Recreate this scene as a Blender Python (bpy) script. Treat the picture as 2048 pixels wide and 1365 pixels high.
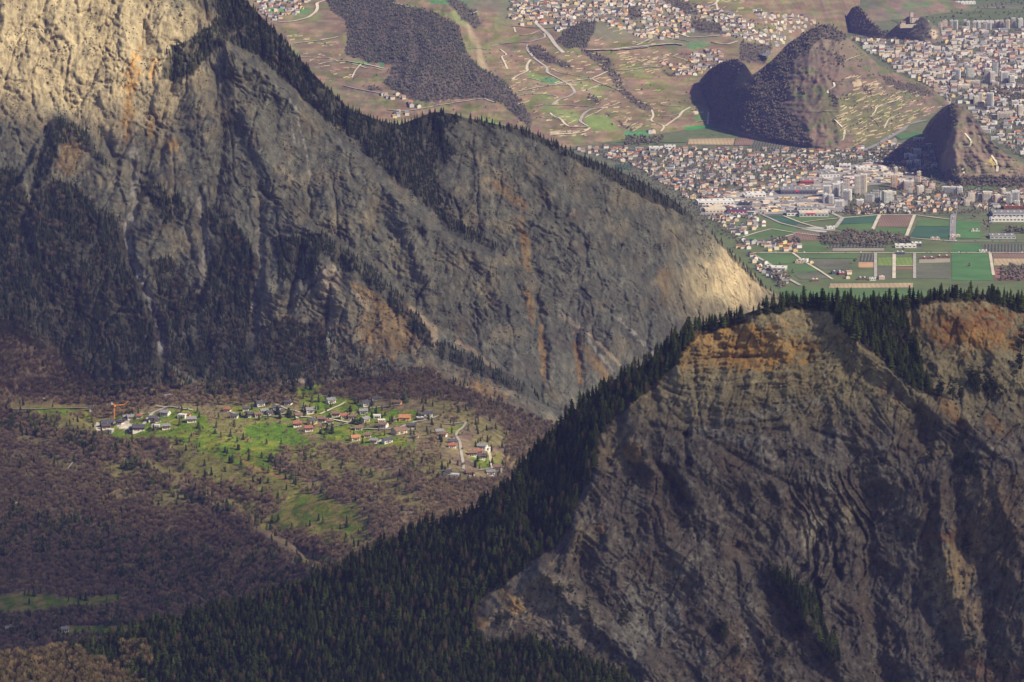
import bpy, math, random
import numpy as np

for o in list(bpy.data.objects):
    bpy.data.objects.remove(o)
SC = bpy.context.scene
COL = SC.collection
rad = math.radians

# ------------------------------------------------------------------ camera
H = 1800.0                      # camera height above the valley floor, metres
PIT = rad(10.0)
F = 1024.0 / math.tan(rad(6.0))
SP, CP = math.sin(PIT), math.cos(PIT)
cam_d = bpy.data.cameras.new('camera')
cam_d.sensor_width = 36.0
cam_d.lens = 18.0 / math.tan(rad(6.0))
cam_d.clip_start = 10.0
cam_d.clip_end = 60000.0
cam = bpy.data.objects.new('camera', cam_d)
cam.location = (0, 0, H)
cam.rotation_euler = (rad(80.0), 0, 0)
COL.objects.link(cam)
SC.camera = cam

# ------------------------------------------------------------------ sky, sun, exposure
SUN = np.array([0.62, -0.45, 0.64]); SUN /= np.linalg.norm(SUN)
world = bpy.data.worlds.new('World')
SC.world = world
world.use_nodes = True
wn = world.node_tree
wn.nodes.clear()
sky = wn.nodes.new('ShaderNodeTexSky')
sky.sky_type = 'NISHITA'
sky.sun_disc = False
sky.sun_elevation = math.asin(SUN[2])
sky.sun_rotation = math.atan2(SUN[0], SUN[1])
sky.altitude = 1500
sky.dust_density = 4.0
sky.ozone_density = 0.4
bg = wn.nodes.new('ShaderNodeBackground')
bg.inputs['Strength'].default_value = 0.070
wo = wn.nodes.new('ShaderNodeOutputWorld')
wn.links.new(sky.outputs[0], bg.inputs[0])
wn.links.new(bg.outputs[0], wo.inputs[0])
sun_d = bpy.data.lights.new('sun', 'SUN')
sun_d.energy = 4.8
sun_d.angle = rad(0.53)
sun_d.color = (1.0, 0.87, 0.67)
sun = bpy.data.objects.new('sun', sun_d)
from mathutils import Vector
sun.rotation_euler = Vector(-SUN).to_track_quat('-Z', 'Y').to_euler()
sun.location = (0, 0, 4000)
COL.objects.link(sun)
SC.view_settings.view_transform = 'Standard'
SC.view_settings.look = 'None'
SC.view_settings.gamma = 1.0
SC.view_settings.use_curve_mapping = False
SC.view_settings.exposure = 0.62
SC.cycles.volume_bounces = 0
SC.cycles.max_bounces = 6
SC.cycles.diffuse_bounces = 3
SC.cycles.transparent_max_bounces = 12
HAZE_DENSITY = 1.75e-5
HAZE_COLOR = (0.33, 0.36, 1.0)

# ------------------------------------------------------------------ helpers: rays, noise, regions
def tandep(py):
    yv = -(np.asarray(py, float) - 682.5) / F
    return (SP - yv * CP) / (CP + yv * SP)

def P(px, py, Y):
    """the point at ground distance Y seen along the view direction (px, py)"""
    px = np.asarray(px, float); py = np.asarray(py, float)
    yv = -(py - 682.5) / F
    dy = CP + yv * SP
    return np.stack([(px - 1024.0) / F / dy * Y, Y + 0 * px, H - Y * tandep(py)], -1)

def floorY(py):
    return H / tandep(py)

_r = np.random.RandomState(7)
_perm = _r.permutation(256).astype(np.int64); _perm = np.concatenate([_perm, _perm])
_ga = _r.rand(256) * 2 * np.pi
_gx, _gy = np.cos(_ga), np.sin(_ga)
def noise(x, y, seed=0):
    x = np.asarray(x, float) + seed * 17.31; y = np.asarray(y, float) + seed * 9.17
    xi = np.floor(x).astype(np.int64); yi = np.floor(y).astype(np.int64)
    xf = x - xi; yf = y - yi
    u = xf * xf * xf * (xf * (xf * 6 - 15) + 10); v = yf * yf * yf * (yf * (yf * 6 - 15) + 10)
    def g(ix, iy, fx, fy):
        h = _perm[(_perm[ix & 255] + iy) & 255]
        return _gx[h] * fx + _gy[h] * fy
    a = g(xi, yi, xf, yf); b = g(xi + 1, yi, xf - 1, yf)
    c = g(xi, yi + 1, xf, yf - 1); d = g(xi + 1, yi + 1, xf - 1, yf - 1)
    return (a + (b - a) * u + ((c + (d - c) * u) - (a + (b - a) * u)) * v) * 1.5

def fbm(x, y, octs=4, seed=0, gain=0.5):
    s = 0; a = 1.0; t = 0
    for o in range(octs):
        s = s + a * noise(x * 2 ** o, y * 2 ** o, seed + o * 3); t += a; a *= gain
    return s / t

def ridged(x, y, octs=4, seed=0, gain=0.5):
    s = 0; a = 1.0; t = 0
    for o in range(octs):
        s = s + a * (1 - np.abs(noise(x * 2 ** o, y * 2 ** o, seed + o * 5)) * 2); t += a; a *= gain
    return s / t

def groove(x, y, seed, w=0.10):
    n = noise(x, y, seed)
    return np.exp(-(n / w) ** 2)

def saw(s, seed=0):
    """beds with a sharp lip: rises slowly, breaks off at once; every bed its own depth"""
    i = np.floor(s); f = s - i
    h = (np.sin(i * 12.9898 + seed * 3.1) * 43758.5453); h = h - np.floor(h)
    return (0.35 + 0.9 * h) * (f - smooth(0.86, 1.0, f))

def smooth(a, b, x):
    t = np.clip((x - a) / (b - a), 0, 1)
    return t * t * (3 - 2 * t)

def tps(ctrl):
    c = np.array(ctrl, float); X = c[:, :2] / 500.0; n = len(c)
    def U(r2):
        return r2 * np.log(r2 + 1e-12)
    K = U(((X[:, None] - X[None]) ** 2).sum(-1)) + np.eye(n) * 1e-3
    Pm = np.c_[np.ones(n), X]
    A = np.block([[K, Pm], [Pm.T, np.zeros((3, 3))]])
    w = np.linalg.solve(A, np.r_[c[:, 2], 0, 0, 0])
    def f(px, py):
        px = np.asarray(px, float) / 500.0; py = np.asarray(py, float) / 500.0
        s = w[n] + w[n + 1] * px + w[n + 2] * py
        for i in range(n):
            s = s + w[i] * U((px - X[i, 0]) ** 2 + (py - X[i, 1]) ** 2)
        return s
    return f

def inpoly(px, py, poly):
    px = np.asarray(px, float); py = np.asarray(py, float)
    ins = np.zeros(px.shape, bool)
    n = len(poly)
    xs = [p[0] for p in poly]; ys = [p[1] for p in poly]
    bb = (px >= min(xs)) & (px <= max(xs)) & (py >= min(ys)) & (py <= max(ys))
    if not bb.any():
        return ins
    x = px[bb]; y = py[bb]; r = np.zeros(x.shape, bool)
    for i in range(n):
        x1, y1 = poly[i]; x2, y2 = poly[(i + 1) % n]
        if y1 == y2:
            continue
        c = ((y1 > y) != (y2 > y)) & (x < (x2 - x1) * (y - y1) / (y2 - y1) + x1)
        r ^= c
    ins[bb] = r
    return ins

def inany(px, py, polys):
    m = np.zeros(np.asarray(px).shape, bool)
    for p in polys:
        m |= inpoly(px, py, p)
    return m

def linedist(px, py, pts):
    """distance to a polyline and its side (positive to the right of travel, y down)"""
    px = np.asarray(px, float); py = np.asarray(py, float)
    best = np.full(px.shape, 1e9); side = np.zeros(px.shape)
    for (x1, y1), (x2, y2) in zip(pts[:-1], pts[1:]):
        dx, dy = x2 - x1, y2 - y1; L = dx * dx + dy * dy + 1e-9
        t = np.clip(((px - x1) * dx + (py - y1) * dy) / L, 0, 1)
        ex = px - x1 - t * dx; ey = py - y1 - t * dy
        d = np.hypot(ex, ey)
        m = d < best
        best = np.where(m, d, best); side = np.where(m, np.sign(dx * ey - dy * ex), side)
    return best, side

def curve(pts):
    xs = [p[0] for p in pts]; ys = [p[1] for p in pts]
    return lambda x: np.interp(x, xs, ys)

def scurve(pts, w=14.0):
    c = curve(pts); o = np.linspace(-2, 2, 9); g = np.exp(-o * o / 1.6); g /= g.sum()
    return lambda x: sum(gi * c(np.asarray(x, float) + oi * w) for gi, oi in zip(g, o))

# ------------------------------------------------------------------ materials
MATS = {}
def new_mat(name):
    m = bpy.data.materials.new(name); m.use_nodes = True
    nt = m.node_tree; b = nt.nodes['Principled BSDF']
    b.inputs['Roughness'].default_value = 0.9
    b.inputs['Specular IOR Level'].default_value = 0.15
    return m, nt, b

def node(nt, typ, **kw):
    n = nt.nodes.new(typ)
    for k, v in kw.items():
        if k in n.inputs.keys() if isinstance(k, str) else False:
            n.inputs[k].default_value = v
        else:
            setattr(n, k, v)
    return n

def texnoise(nt, scale, detail=4, rough=0.55, vec=None, stretch=None):
    if vec is None:
        tc = nt.nodes.new('ShaderNodeTexCoord'); vec = tc.outputs['Object']
    if stretch is not None:
        mp = nt.nodes.new('ShaderNodeMapping'); mp.inputs['Scale'].default_value = stretch
        nt.links.new(vec, mp.inputs[0]); vec = mp.outputs[0]
    n = nt.nodes.new('ShaderNodeTexNoise')
    n.inputs['Scale'].default_value = scale; n.inputs['Detail'].default_value = detail
    n.inputs['Roughness'].default_value = rough
    nt.links.new(vec, n.inputs['Vector'])
    return n.outputs[0]

def mapr(nt, src, a, b, c, d):
    m = nt.nodes.new('ShaderNodeMapRange')
    for i, v in zip(('From Min', 'From Max', 'To Min', 'To Max'), (a, b, c, d)):
        m.inputs[i].default_value = v
    nt.links.new(src, m.inputs[0])
    return m.outputs[0]

def mathn(nt, op, a, b):
    m = nt.nodes.new('ShaderNodeMath'); m.operation = op
    for i, v in enumerate((a, b)):
        if isinstance(v, (int, float)):
            m.inputs[i].default_value = v
        else:
            nt.links.new(v, m.inputs[i])
    return m.outputs[0]

def mulcol(nt, col, fac):
    m = nt.nodes.new('ShaderNodeVectorMath'); m.operation = 'SCALE'
    if isinstance(col, tuple):
        m.inputs[0].default_value = col[:3]
    else:
        nt.links.new(col, m.inputs[0])
    nt.links.new(fac, m.inputs['Scale'])
    return m.outputs[0]

def terrain_mat(name, s1, s2, bump_m, lo=0.62, hi=1.38, aniso=(1, 1, 0.45), fleck=0.6):
    """colour comes from the mesh's own surface colours; grain and fine relief from noise"""
    m, nt, b = new_mat(name)
    at = nt.nodes.new('ShaderNodeAttribute'); at.attribute_name = 'Col'
    n1 = texnoise(nt, s1, 6, 0.65, stretch=aniso)
    n2 = texnoise(nt, s2, 4, 0.6, stretch=(1, 1, 0.3))
    f = mathn(nt, 'MULTIPLY', mapr(nt, n1, 0.28, 0.72, lo, hi), mapr(nt, n2, 0.3, 0.7, 0.8, 1.2))
    # small pale and dark flecks: broken faces, lichen, tufts
    nf = texnoise(nt, s1 * 5.0, 3, 0.7)
    f = mathn(nt, 'MULTIPLY', f, mapr(nt, nf, 0.60, 0.70, 1.0, 1.0 + fleck))
    ng_ = texnoise(nt, s1 * 3.1, 3, 0.75, stretch=(1.0, 1.3, 0.7))
    f = mathn(nt, 'MULTIPLY', f, mapr(nt, ng_, 0.32, 0.40, 1.0 - 0.6 * fleck, 1.0))
    nt.links.new(mulcol(nt, at.outputs['Color'], f), b.inputs['Base Color'])
    n3 = texnoise(nt, s1 * 1.3, 8, 0.7, stretch=aniso)
    bp = nt.nodes.new('ShaderNodeBump'); bp.inputs['Distance'].default_value = bump_m
    bp.inputs['Strength'].default_value = 1.0
    nt.links.new(n3, bp.inputs['Height'])
    nt.links.new(bp.outputs[0], b.inputs['Normal'])
    return m

def flat_mat(name, col, rough=0.85, var=0.25, scale=0.02, spec=0.2, rand=0.0):
    if name in MATS:
        return MATS[name]
    m, nt, b = new_mat(name)
    b.inputs['Roughness'].default_value = rough
    b.inputs['Specular IOR Level'].default_value = spec
    n = texnoise(nt, scale, 5, 0.6)
    f = mapr(nt, n, 0.3, 0.7, 1 - var, 1 + var)
    if rand:
        oi = nt.nodes.new('ShaderNodeObjectInfo')
        f = mathn(nt, 'MULTIPLY', f, mapr(nt, oi.outputs['Random'], 0, 1, 1 - rand, 1 + rand))
    nt.links.new(mulcol(nt, tuple(col), f), b.inputs['Base Color'])
    MATS[name] = m
    return m

# ------------------------------------------------------------------ mesh building
def mesh_grid(name, V, C, mat, kind='structure'):
    """V rows x cols x 3"""
    R, K = V.shape[:2]
    me = bpy.data.meshes.new(name)
    me.vertices.add(R * K)
    me.vertices.foreach_set('co', V.reshape(-1).astype(np.float32))
    idx = np.arange(R * K).reshape(R, K)
    q = np.stack([idx[:-1, :-1], idx[:-1, 1:], idx[1:, 1:], idx[1:, :-1]], -1).reshape(-1, 4)
    me.loops.add(q.size); me.loops.foreach_set('vertex_index', q.reshape(-1).astype(np.int32))
    me.polygons.add(len(q))
    me.polygons.foreach_set('loop_start', (np.arange(len(q)) * 4).astype(np.int32))
    me.polygons.foreach_set('loop_total', np.full(len(q), 4, np.int32))
    me.update(calc_edges=True)
    a = me.color_attributes.new('Col', 'FLOAT_COLOR', 'POINT')
    a.data.foreach_set('color', np.concatenate([np.clip(C, 0, 1), np.ones(C.shape[:2] + (1,))], -1).reshape(-1).astype(np.float32))
    me.materials.append(mat)
    o = bpy.data.objects.new(name, me); COL.objects.link(o)
    o['kind'] = kind
    return o

class Layer:
    """a slope seen from the camera: columns follow view bearings, rows climb from its foot to its crest; behind the crest it falls away"""
    def __init__(s, xs, top, bot, vs, D, relief):
        s.xs = xs; s.vs = vs
        s.yt = top(xs); s.yb = bot(xs)
        X = np.broadcast_to(xs, (len(vs), len(xs)))
        Y = s.yb + (s.yt - s.yb) * vs[:, None]
        s.X, s.Y = X, Y
        s.D = D(X, Y) + relief(X, Y)
    def build(s, name, color, mat, back=900.0, backn=14, drop=0.75, fall=True):
        V = P(s.X, s.Y, s.D)
        Cc = color(s.X, s.Y)
        last = V[-1]; lc = Cc[-1]
        ext = []; ec = []
        for i in range(1, backn + 1):
            t = back * (i / backn) ** 1.6
            p = last.copy(); k = (last[:, 1] + t) / last[:, 1]
            p[:, 0] = last[:, 0] * k; p[:, 1] += t
            if fall:
                p[:, 2] -= t * drop + 12 * noise(last[:, 0] / 90, np.full(len(last), t / 90)) * min(1, i / 3)
            else:
                p[:, 2] += t * 0.05
            p[:, 2] = np.maximum(p[:, 2], -40)
            ext.append(p); ec.append(lc)
        V = np.concatenate([V, np.array(ext)], 0); Cc = np.concatenate([Cc, np.array(ec)], 0)
        return mesh_grid(name, V, Cc, mat)
    def at(s, px, py, off=0.0):
        px = np.atleast_1d(np.asarray(px, float)); py = np.atleast_1d(np.asarray(py, float))
        yt = np.interp(px, s.xs, s.yt); yb = np.interp(px, s.xs, s.yb)
        v = np.clip((py - yb) / (yt - yb), 0, 1)
        fi = np.interp(v, s.vs, np.arange(len(s.vs))); fj = np.interp(px, s.xs, np.arange(len(s.xs)))
        i = np.clip(fi.astype(int), 0, len(s.vs) - 2); j = np.clip(fj.astype(int), 0, len(s.xs) - 2)
        a = fi - i; b = fj - j
        D = s.D
        d = (D[i, j] * (1 - a) * (1 - b) + D[i + 1, j] * a * (1 - b) + D[i, j + 1] * (1 - a) * b + D[i + 1, j + 1] * a * b)
        yy = yb + (yt - yb) * v
        p = P(px, yy, d); p[:, 2] += off
        return p

class Floor:
    def at(s, px, py, off=0.0):
        px = np.atleast_1d(np.asarray(px, float)); py = np.atleast_1d(np.asarray(py, float))
        p = P(px, py, floorY(py)); p[:, 2] = off
        return p
FLOOR = Floor()

def mix(C, col, m):
    m = np.clip(m, 0, 1)[..., None]
    return C * (1 - m) + np.array(col) * m

def blob(X, Y, cx, cy, rx, ry, rot=0.0, n=0.5, sc=30.0, seed=0):
    """soft ragged patch mask"""
    c, s_ = math.cos(rad(rot)), math.sin(rad(rot))
    u = ((X - cx) * c + (Y - cy) * s_) / rx; v = (-(X - cx) * s_ + (Y - cy) * c) / ry
    r = np.hypot(u, v) + n * fbm(X / sc, Y / sc, 3, seed)
    return 1 - smooth(0.7, 1.15, r)

def stroke(X, Y, pts, w, n=0.4, seed=0):
    m = (X > min(p[0] for p in pts) - 4 * w) & (X < max(p[0] for p in pts) + 4 * w) & \
        (Y > min(p[1] for p in pts) - 4 * w) & (Y < max(p[1] for p in pts) + 4 * w)
    out = np.zeros(X.shape)
    if m.any():
        d, _ = linedist(X[m], Y[m], pts)
        out[m] = 1 - smooth(0.6 * w, 1.3 * w, d + n * w * noise(X[m] / (2.5 * w), Y[m] / (2.5 * w), seed))
    return out

# ================================================================== TERRAIN
# ------------------------------------------------------------------ colours of the ground itself
ROCK = (0.182, 0.176, 0.125); ROCKD = (0.095, 0.096, 0.075); ROCKL = (0.29, 0.275, 0.20)
TAN = (0.34, 0.275, 0.155); OCHRE = (0.44, 0.25, 0.07); RUST = (0.28, 0.13, 0.05)
SCREE = (0.33, 0.31, 0.27); LITTER = (0.215, 0.165, 0.105); DUFF = (0.085, 0.078, 0.050)
GRASS = (0.125, 0.21, 0.014); DRYGRASS = (0.25, 0.20, 0.07); PALE = (0.55, 0.48, 0.36)
HEATH = (0.15, 0.12, 0.08)

# ------------------------------------------------------------------ forests, drawn as areas of ground
L_FOREST = [
 [(425,-20),(492,-10),(560,72),(600,118),(650,172),(700,218),(762,242),(830,236),(868,216),(905,224),(935,238),(900,250),(880,268),(912,306),(872,343),(880,420),(850,412),(820,380),(775,345),(742,312),(700,272),(642,232),(592,184),(540,134),(492,98),(452,88),(400,112),(345,132),(332,112),(398,72),(430,44)],
 [(335,100),(400,72),(432,100),(400,132),(352,172),(322,152)],
 [(95,262),(120,238),(168,255),(192,300),(232,342),(205,332),(160,286),(120,292),(100,342),(60,420),(68,340)],
 [(-40,330),(42,342),(60,420),(100,362),(150,372),(200,420),(240,432),(256,500),(290,600),(315,662),(320,722),(392,772),(200,772),(100,682),(-40,642)],
 [(285,372),(305,366),(335,392),(348,440),(330,450),(300,405)],
 [(345,395),(362,385),(372,420),(360,450)],
 [(410,425),(432,412),(452,425),(500,490),(522,525),(502,602),(512,682),(480,770),(400,770),(335,722),(300,600),(360,560),(400,592),(432,482)],
 [(300,520),(345,520),(400,600),(380,640),(330,640)],
 [(545,480),(600,470),(650,466),(692,500),(640,520),(622,560),(560,560)],
 [(500,662),(572,640),(650,652),(662,762),(640,772),(430,772)],
 [(655,478),(740,530),(802,590),(852,650),(872,702),(842,682),(780,612),(720,562),(660,522)],
 [(870,680),(930,706),(990,738),(1062,778),(1112,822),(1050,792),(960,752),(880,712)],
 [(935,234),(1000,246),(1060,260),(1100,278),(1150,303),(1200,323),(1270,350),(1340,390),(1402,425),(1385,440),(1300,402),(1240,372),(1150,322),(1080,288),(1000,258),(940,248)],
 [(860,400),(900,428),(942,458),(994,490),(982,502),(930,482),(880,450)],
 [(1410,452),(1450,486),(1500,536),(1545,585),(1520,575),(1440,492)],
]
L_THIN = [  # scattered shrubs and small pines on rock
 [(0,0),(420,0),(440,100),(330,250),(100,240),(0,200)],
 [(450,100),(600,200),(880,420),(1000,520),(1100,700),(900,690),(660,480),(400,380),(330,250)],
 [(900,240),(1150,310),(1400,440),(1450,520),(1300,560),(1000,480),(880,400)],
 [(660,520),(870,700),(1100,830),(900,760),(640,640),(540,600),(540,480)],
 [(1090,590),(1160,600),(1250,680),(1210,700),(1120,650)],
 [(260,400),(420,400),(440,600),(320,620)],
 [(100,300),(260,440),(250,500),(100,380)],
]
M_MEADOW = [
 [(490,850),(540,843),(585,848),(600,868),(645,892),(560,886),(520,880),(490,870)],
 [(620,865),(660,852),(700,847),(740,860),(820,880),(832,900),(740,892),(650,880)],
 [(300,826),(380,816),(402,826),(422,850),(440,870),(470,930),(400,900),(340,880),(240,882),(205,868),(195,846),(240,836)],
 [(440,872),(560,882),(640,898),(560,902),(545,930),(562,960),(520,942),(480,936),(440,910)],
 [(600,800),(640,790),(700,800),(760,820),(832,822),(832,852),(700,845),(640,832)],
 [(440,815),(520,812),(600,825),(690,832),(700,848),(600,842),(480,838)],
 [(560,1022),(600,992),(640,990),(690,1012),(742,1062),(700,1064),(620,1052),(590,1062),(512,1062),(522,1046)],
 [(-30,1194),(60,1183),(130,1198),(250,1189),(240,1210),(120,1222),(60,1234),(-30,1230)],
 [(120,1256),(300,1250),(300,1270),(100,1278)],
 [(935,905),(1000,908),(1012,932),(965,938)],
 [(190,820),(60,812),(40,822),(180,836)],
 [(590,780),(640,770),(640,785),(600,795)],
 [(890,855),(925,850),(915,870),(890,870)],
 [(600,1120),(650,1112),(660,1130),(610,1135)],
]

OLIVE = ((420,930,90,40,.9),(350,1000,60,26,.6),(560,975,80,30,.9),(650,930,80,22,.7),(760,960,60,20,.6),(850,930,70,26,.6),(250,945,50,20,.7),(640,1035,120,46,.95),(480,1010,50,18,.6),(900,820,60,22,.5),(980,870,40,30,.5),(150,850,90,18,.7),(700,1080,60,20,.7),(500,860,70,20,.6),(400,875,120,30,.7),(330,940,40,14,.6),(120,930,50,14,.5),(800,1000,50,16,.5),(60,880,40,12,.4),(620,800,60,12,.6))
# ------------------------------------------------------------------ left mountain and the side valley
crestL = curve([(-200,-130),(440,-130),(470,-20),(500,10),(560,72),(600,118),(650,172),(700,218),(762,243),(800,250),(830,238),(868,224),(905,228),(940,238),(1000,250),(1060,264),(1100,282),(1150,307),(1200,327),(1260,352),(1300,374),(1340,397),(1380,427),(1410,457),(1450,491),(1500,541),(1530,576),(1600,612),(1720,645)])
D_LM = tps([(-150,1330,6000),(0,1300,6000),(600,1320,5850),(1000,1320,5800),(1500,1320,6200),(0,1200,6180),(300,1150,6260),(620,1120,6230),
 (200,860,7000),(450,870,6970),(700,860,7010),(930,900,6880),(450,805,7190),(700,790,7220),(200,805,7200),(0,820,7120),
 (0,1000,6620),(300,1000,6600),(600,1000,6600),(900,1000,6540),(0,700,7240),(100,610,7340),(0,500,7430),(300,600,7400),(300,750,7280),
 (600,745,7300),(0,200,7680),(-150,-100,7900),(450,-100,8000),(450,300,7660),(450,500,7480),(700,600,7420),(700,400,7600),(650,170,7850),
 (800,250,7900),(900,225,7960),(900,500,7620),(900,750,7350),(1100,280,8080),(1100,500,7840),(1100,700,7620),(1130,850,7400),
 (1300,380,8250),(1300,600,7990),(1300,800,7800),(1500,540,8500),(1500,700,8330),(1720,650,8750),(1700,900,8450),(150,400,7520)])

SPUR1 = [(430,60),(470,100),(540,150),(620,232),(700,300),(780,372),(850,440),(920,480),(1000,520),(1030,620)]
SPUR2 = [(600,440),(660,480),(740,535),(800,590),(870,670),(930,710),(1000,745),(1070,790),(1130,860)]
SPUR3 = [(80,300),(120,240),(165,262),(230,340)]
VALSP1 = [(-50,800),(100,812),(180,860),(260,910),(360,960),(450,1010),(560,1085),(640,1150)]
VALSP2 = [(-50,1000),(60,1015),(200,1060),(330,1090),(450,1110),(560,1120),(620,1135)]
GULLY = [[(95,260),(60,400),(40,440),(60,500)], [(265,330),(268,430),(250,455),(262,520),(300,600),(322,680),(330,760)],
         [(330,260),(320,330),(290,370),(265,420)], [(400,380),(405,470),(415,540),(398,600)], [(520,380),(520,500),(515,600),(505,680)],
         [(600,500),(590,560),(570,640)], [(660,560),(655,660)], [(350,100),(340,180),(300,300),(275,400)], [(1150,680),(1160,740),(1155,800)],
         [(1075,600),(1090,700),(1080,780)], [(450,250),(440,330),(430,420)], [(1310,500),(1300,600),(1290,700)]]
RIBS = [[(380,120),(400,220),(410,300)], [(470,110),(500,250),(560,400)], [(640,530),(660,600)], [(790,390),(820,470),(860,560)], [(990,250),(1100,380),(1200,480)]]

def rockmask_L(X, Y):
    """1 on the mountain, 0 down in the valley"""
    base = np.interp(X, [-200,0,100,200,320,400,640,700,860,900,1000,1100,1200,1800], [560,640,690,760,760,775,775,760,735,760,800,850,900,1100])
    return 1 - smooth(-25, 25, Y - base + 20 * fbm(X / 50, Y / 50, 3, 4))

def relief_LM(X, Y):
    rk = rockmask_L(X, Y)
    wx = X + 14 * fbm(X / 70, Y / 70, 3, 11); wy = Y + 14 * fbm(X / 70, Y / 70, 3, 12)
    # ribs and gullies run down the fall line, fanning a little
    r = 0
    fan = wx + 0.16 * wy
    r = r - 30 * ridged(wx / 130, wy / 300, 4, 21)
    r = r - 7 * ridged(fan / 44, wy / 60, 5, 22, 0.6)
    ga = smooth(-0.2, 0.35, fbm(X / 80, Y / 80, 3, 38))
    r = r + 7 * groove(fan / 60, wy / 160, 24, .06) + (1 + 5 * ga) * groove(fan / 24 + 3, wy / 70, 25, .07) + (1 + 2.6 * ga) * groove(wx / 11, wy / 34, 26, .10)
    r = r - 3.0 * ridged(X / 8, Y / 9, 3, 23, 0.72)
    # dipping beds that break off sharply
    dip = np.where(X > 880, 0.75, 0.42)
    s = (wy - dip * wx) / 15 + 1.6 * fbm(X / 70, Y / 70, 4, 31)
    bedamp = 0.25 + 0.9 * smooth(0.0, 0.35, fbm(X / 90, Y / 90, 3, 33))
    r = r + 7.0 * bedamp * saw(s, 1) + 2.6 * bedamp * saw(s * 2.7 + 0.7 * noise(X / 20, Y / 20, 36), 2)
    r = r + 2.6 * groove(s * 0.8, wx / 60, 37, .08)
    smoothface = blob(X, Y, 600, 280, 90, 80, 20, 0.3, 60, 5)
    r = r * (1 - 0.55 * smoothface)
    out = rk * r + (1 - rk) * (-16 * fbm(X / 120, Y / 70, 4, 41))
    for pts, h, w in ((SPUR1, 120, 9), (SPUR2, 80, 9), (SPUR3, 35, 12)):
        d, sd = linedist(X + 10 * fbm(X / 30, Y / 30, 2, 42), Y + 10 * fbm(X / 30, Y / 30, 2, 43), pts)
        sg = -sd * d           # positive above and to the right of the spur line
        out = out + h * smooth(-w, w * 1.6, sg) * np.exp(-np.maximum(sg, 0) / 160.0)
        out = out - 0.30 * h * np.exp(-np.maximum(-sg, 0) / 45.0) * (sg < w)
    for pts, h in ((VALSP1, 170), (VALSP2, 110)):
        d, sd = linedist(X, Y + 8 * fbm(X / 40, Y / 40, 2, 44), pts)
        sg = -sd * d
        out = out + h * smooth(-6, 14, sg) * np.exp(-np.maximum(sg, 0) / 120.0)
        out = out - 0.45 * h * np.exp(-np.maximum(-sg, 0) / 70.0) * (sg < 4)
    for g in GULLY:
        d, _ = linedist(X + 4 * noise(X / 14, Y / 14, 5), Y, g)
        out = out + 20 * np.exp(-(d / 9.0) ** 2)
    for g in RIBS:
        d, _ = linedist(X, Y, g)
        out = out - 22 * np.exp(-(d / 22.0) ** 2)
    # overhang shadow slots on the far nose
    return out

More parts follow.
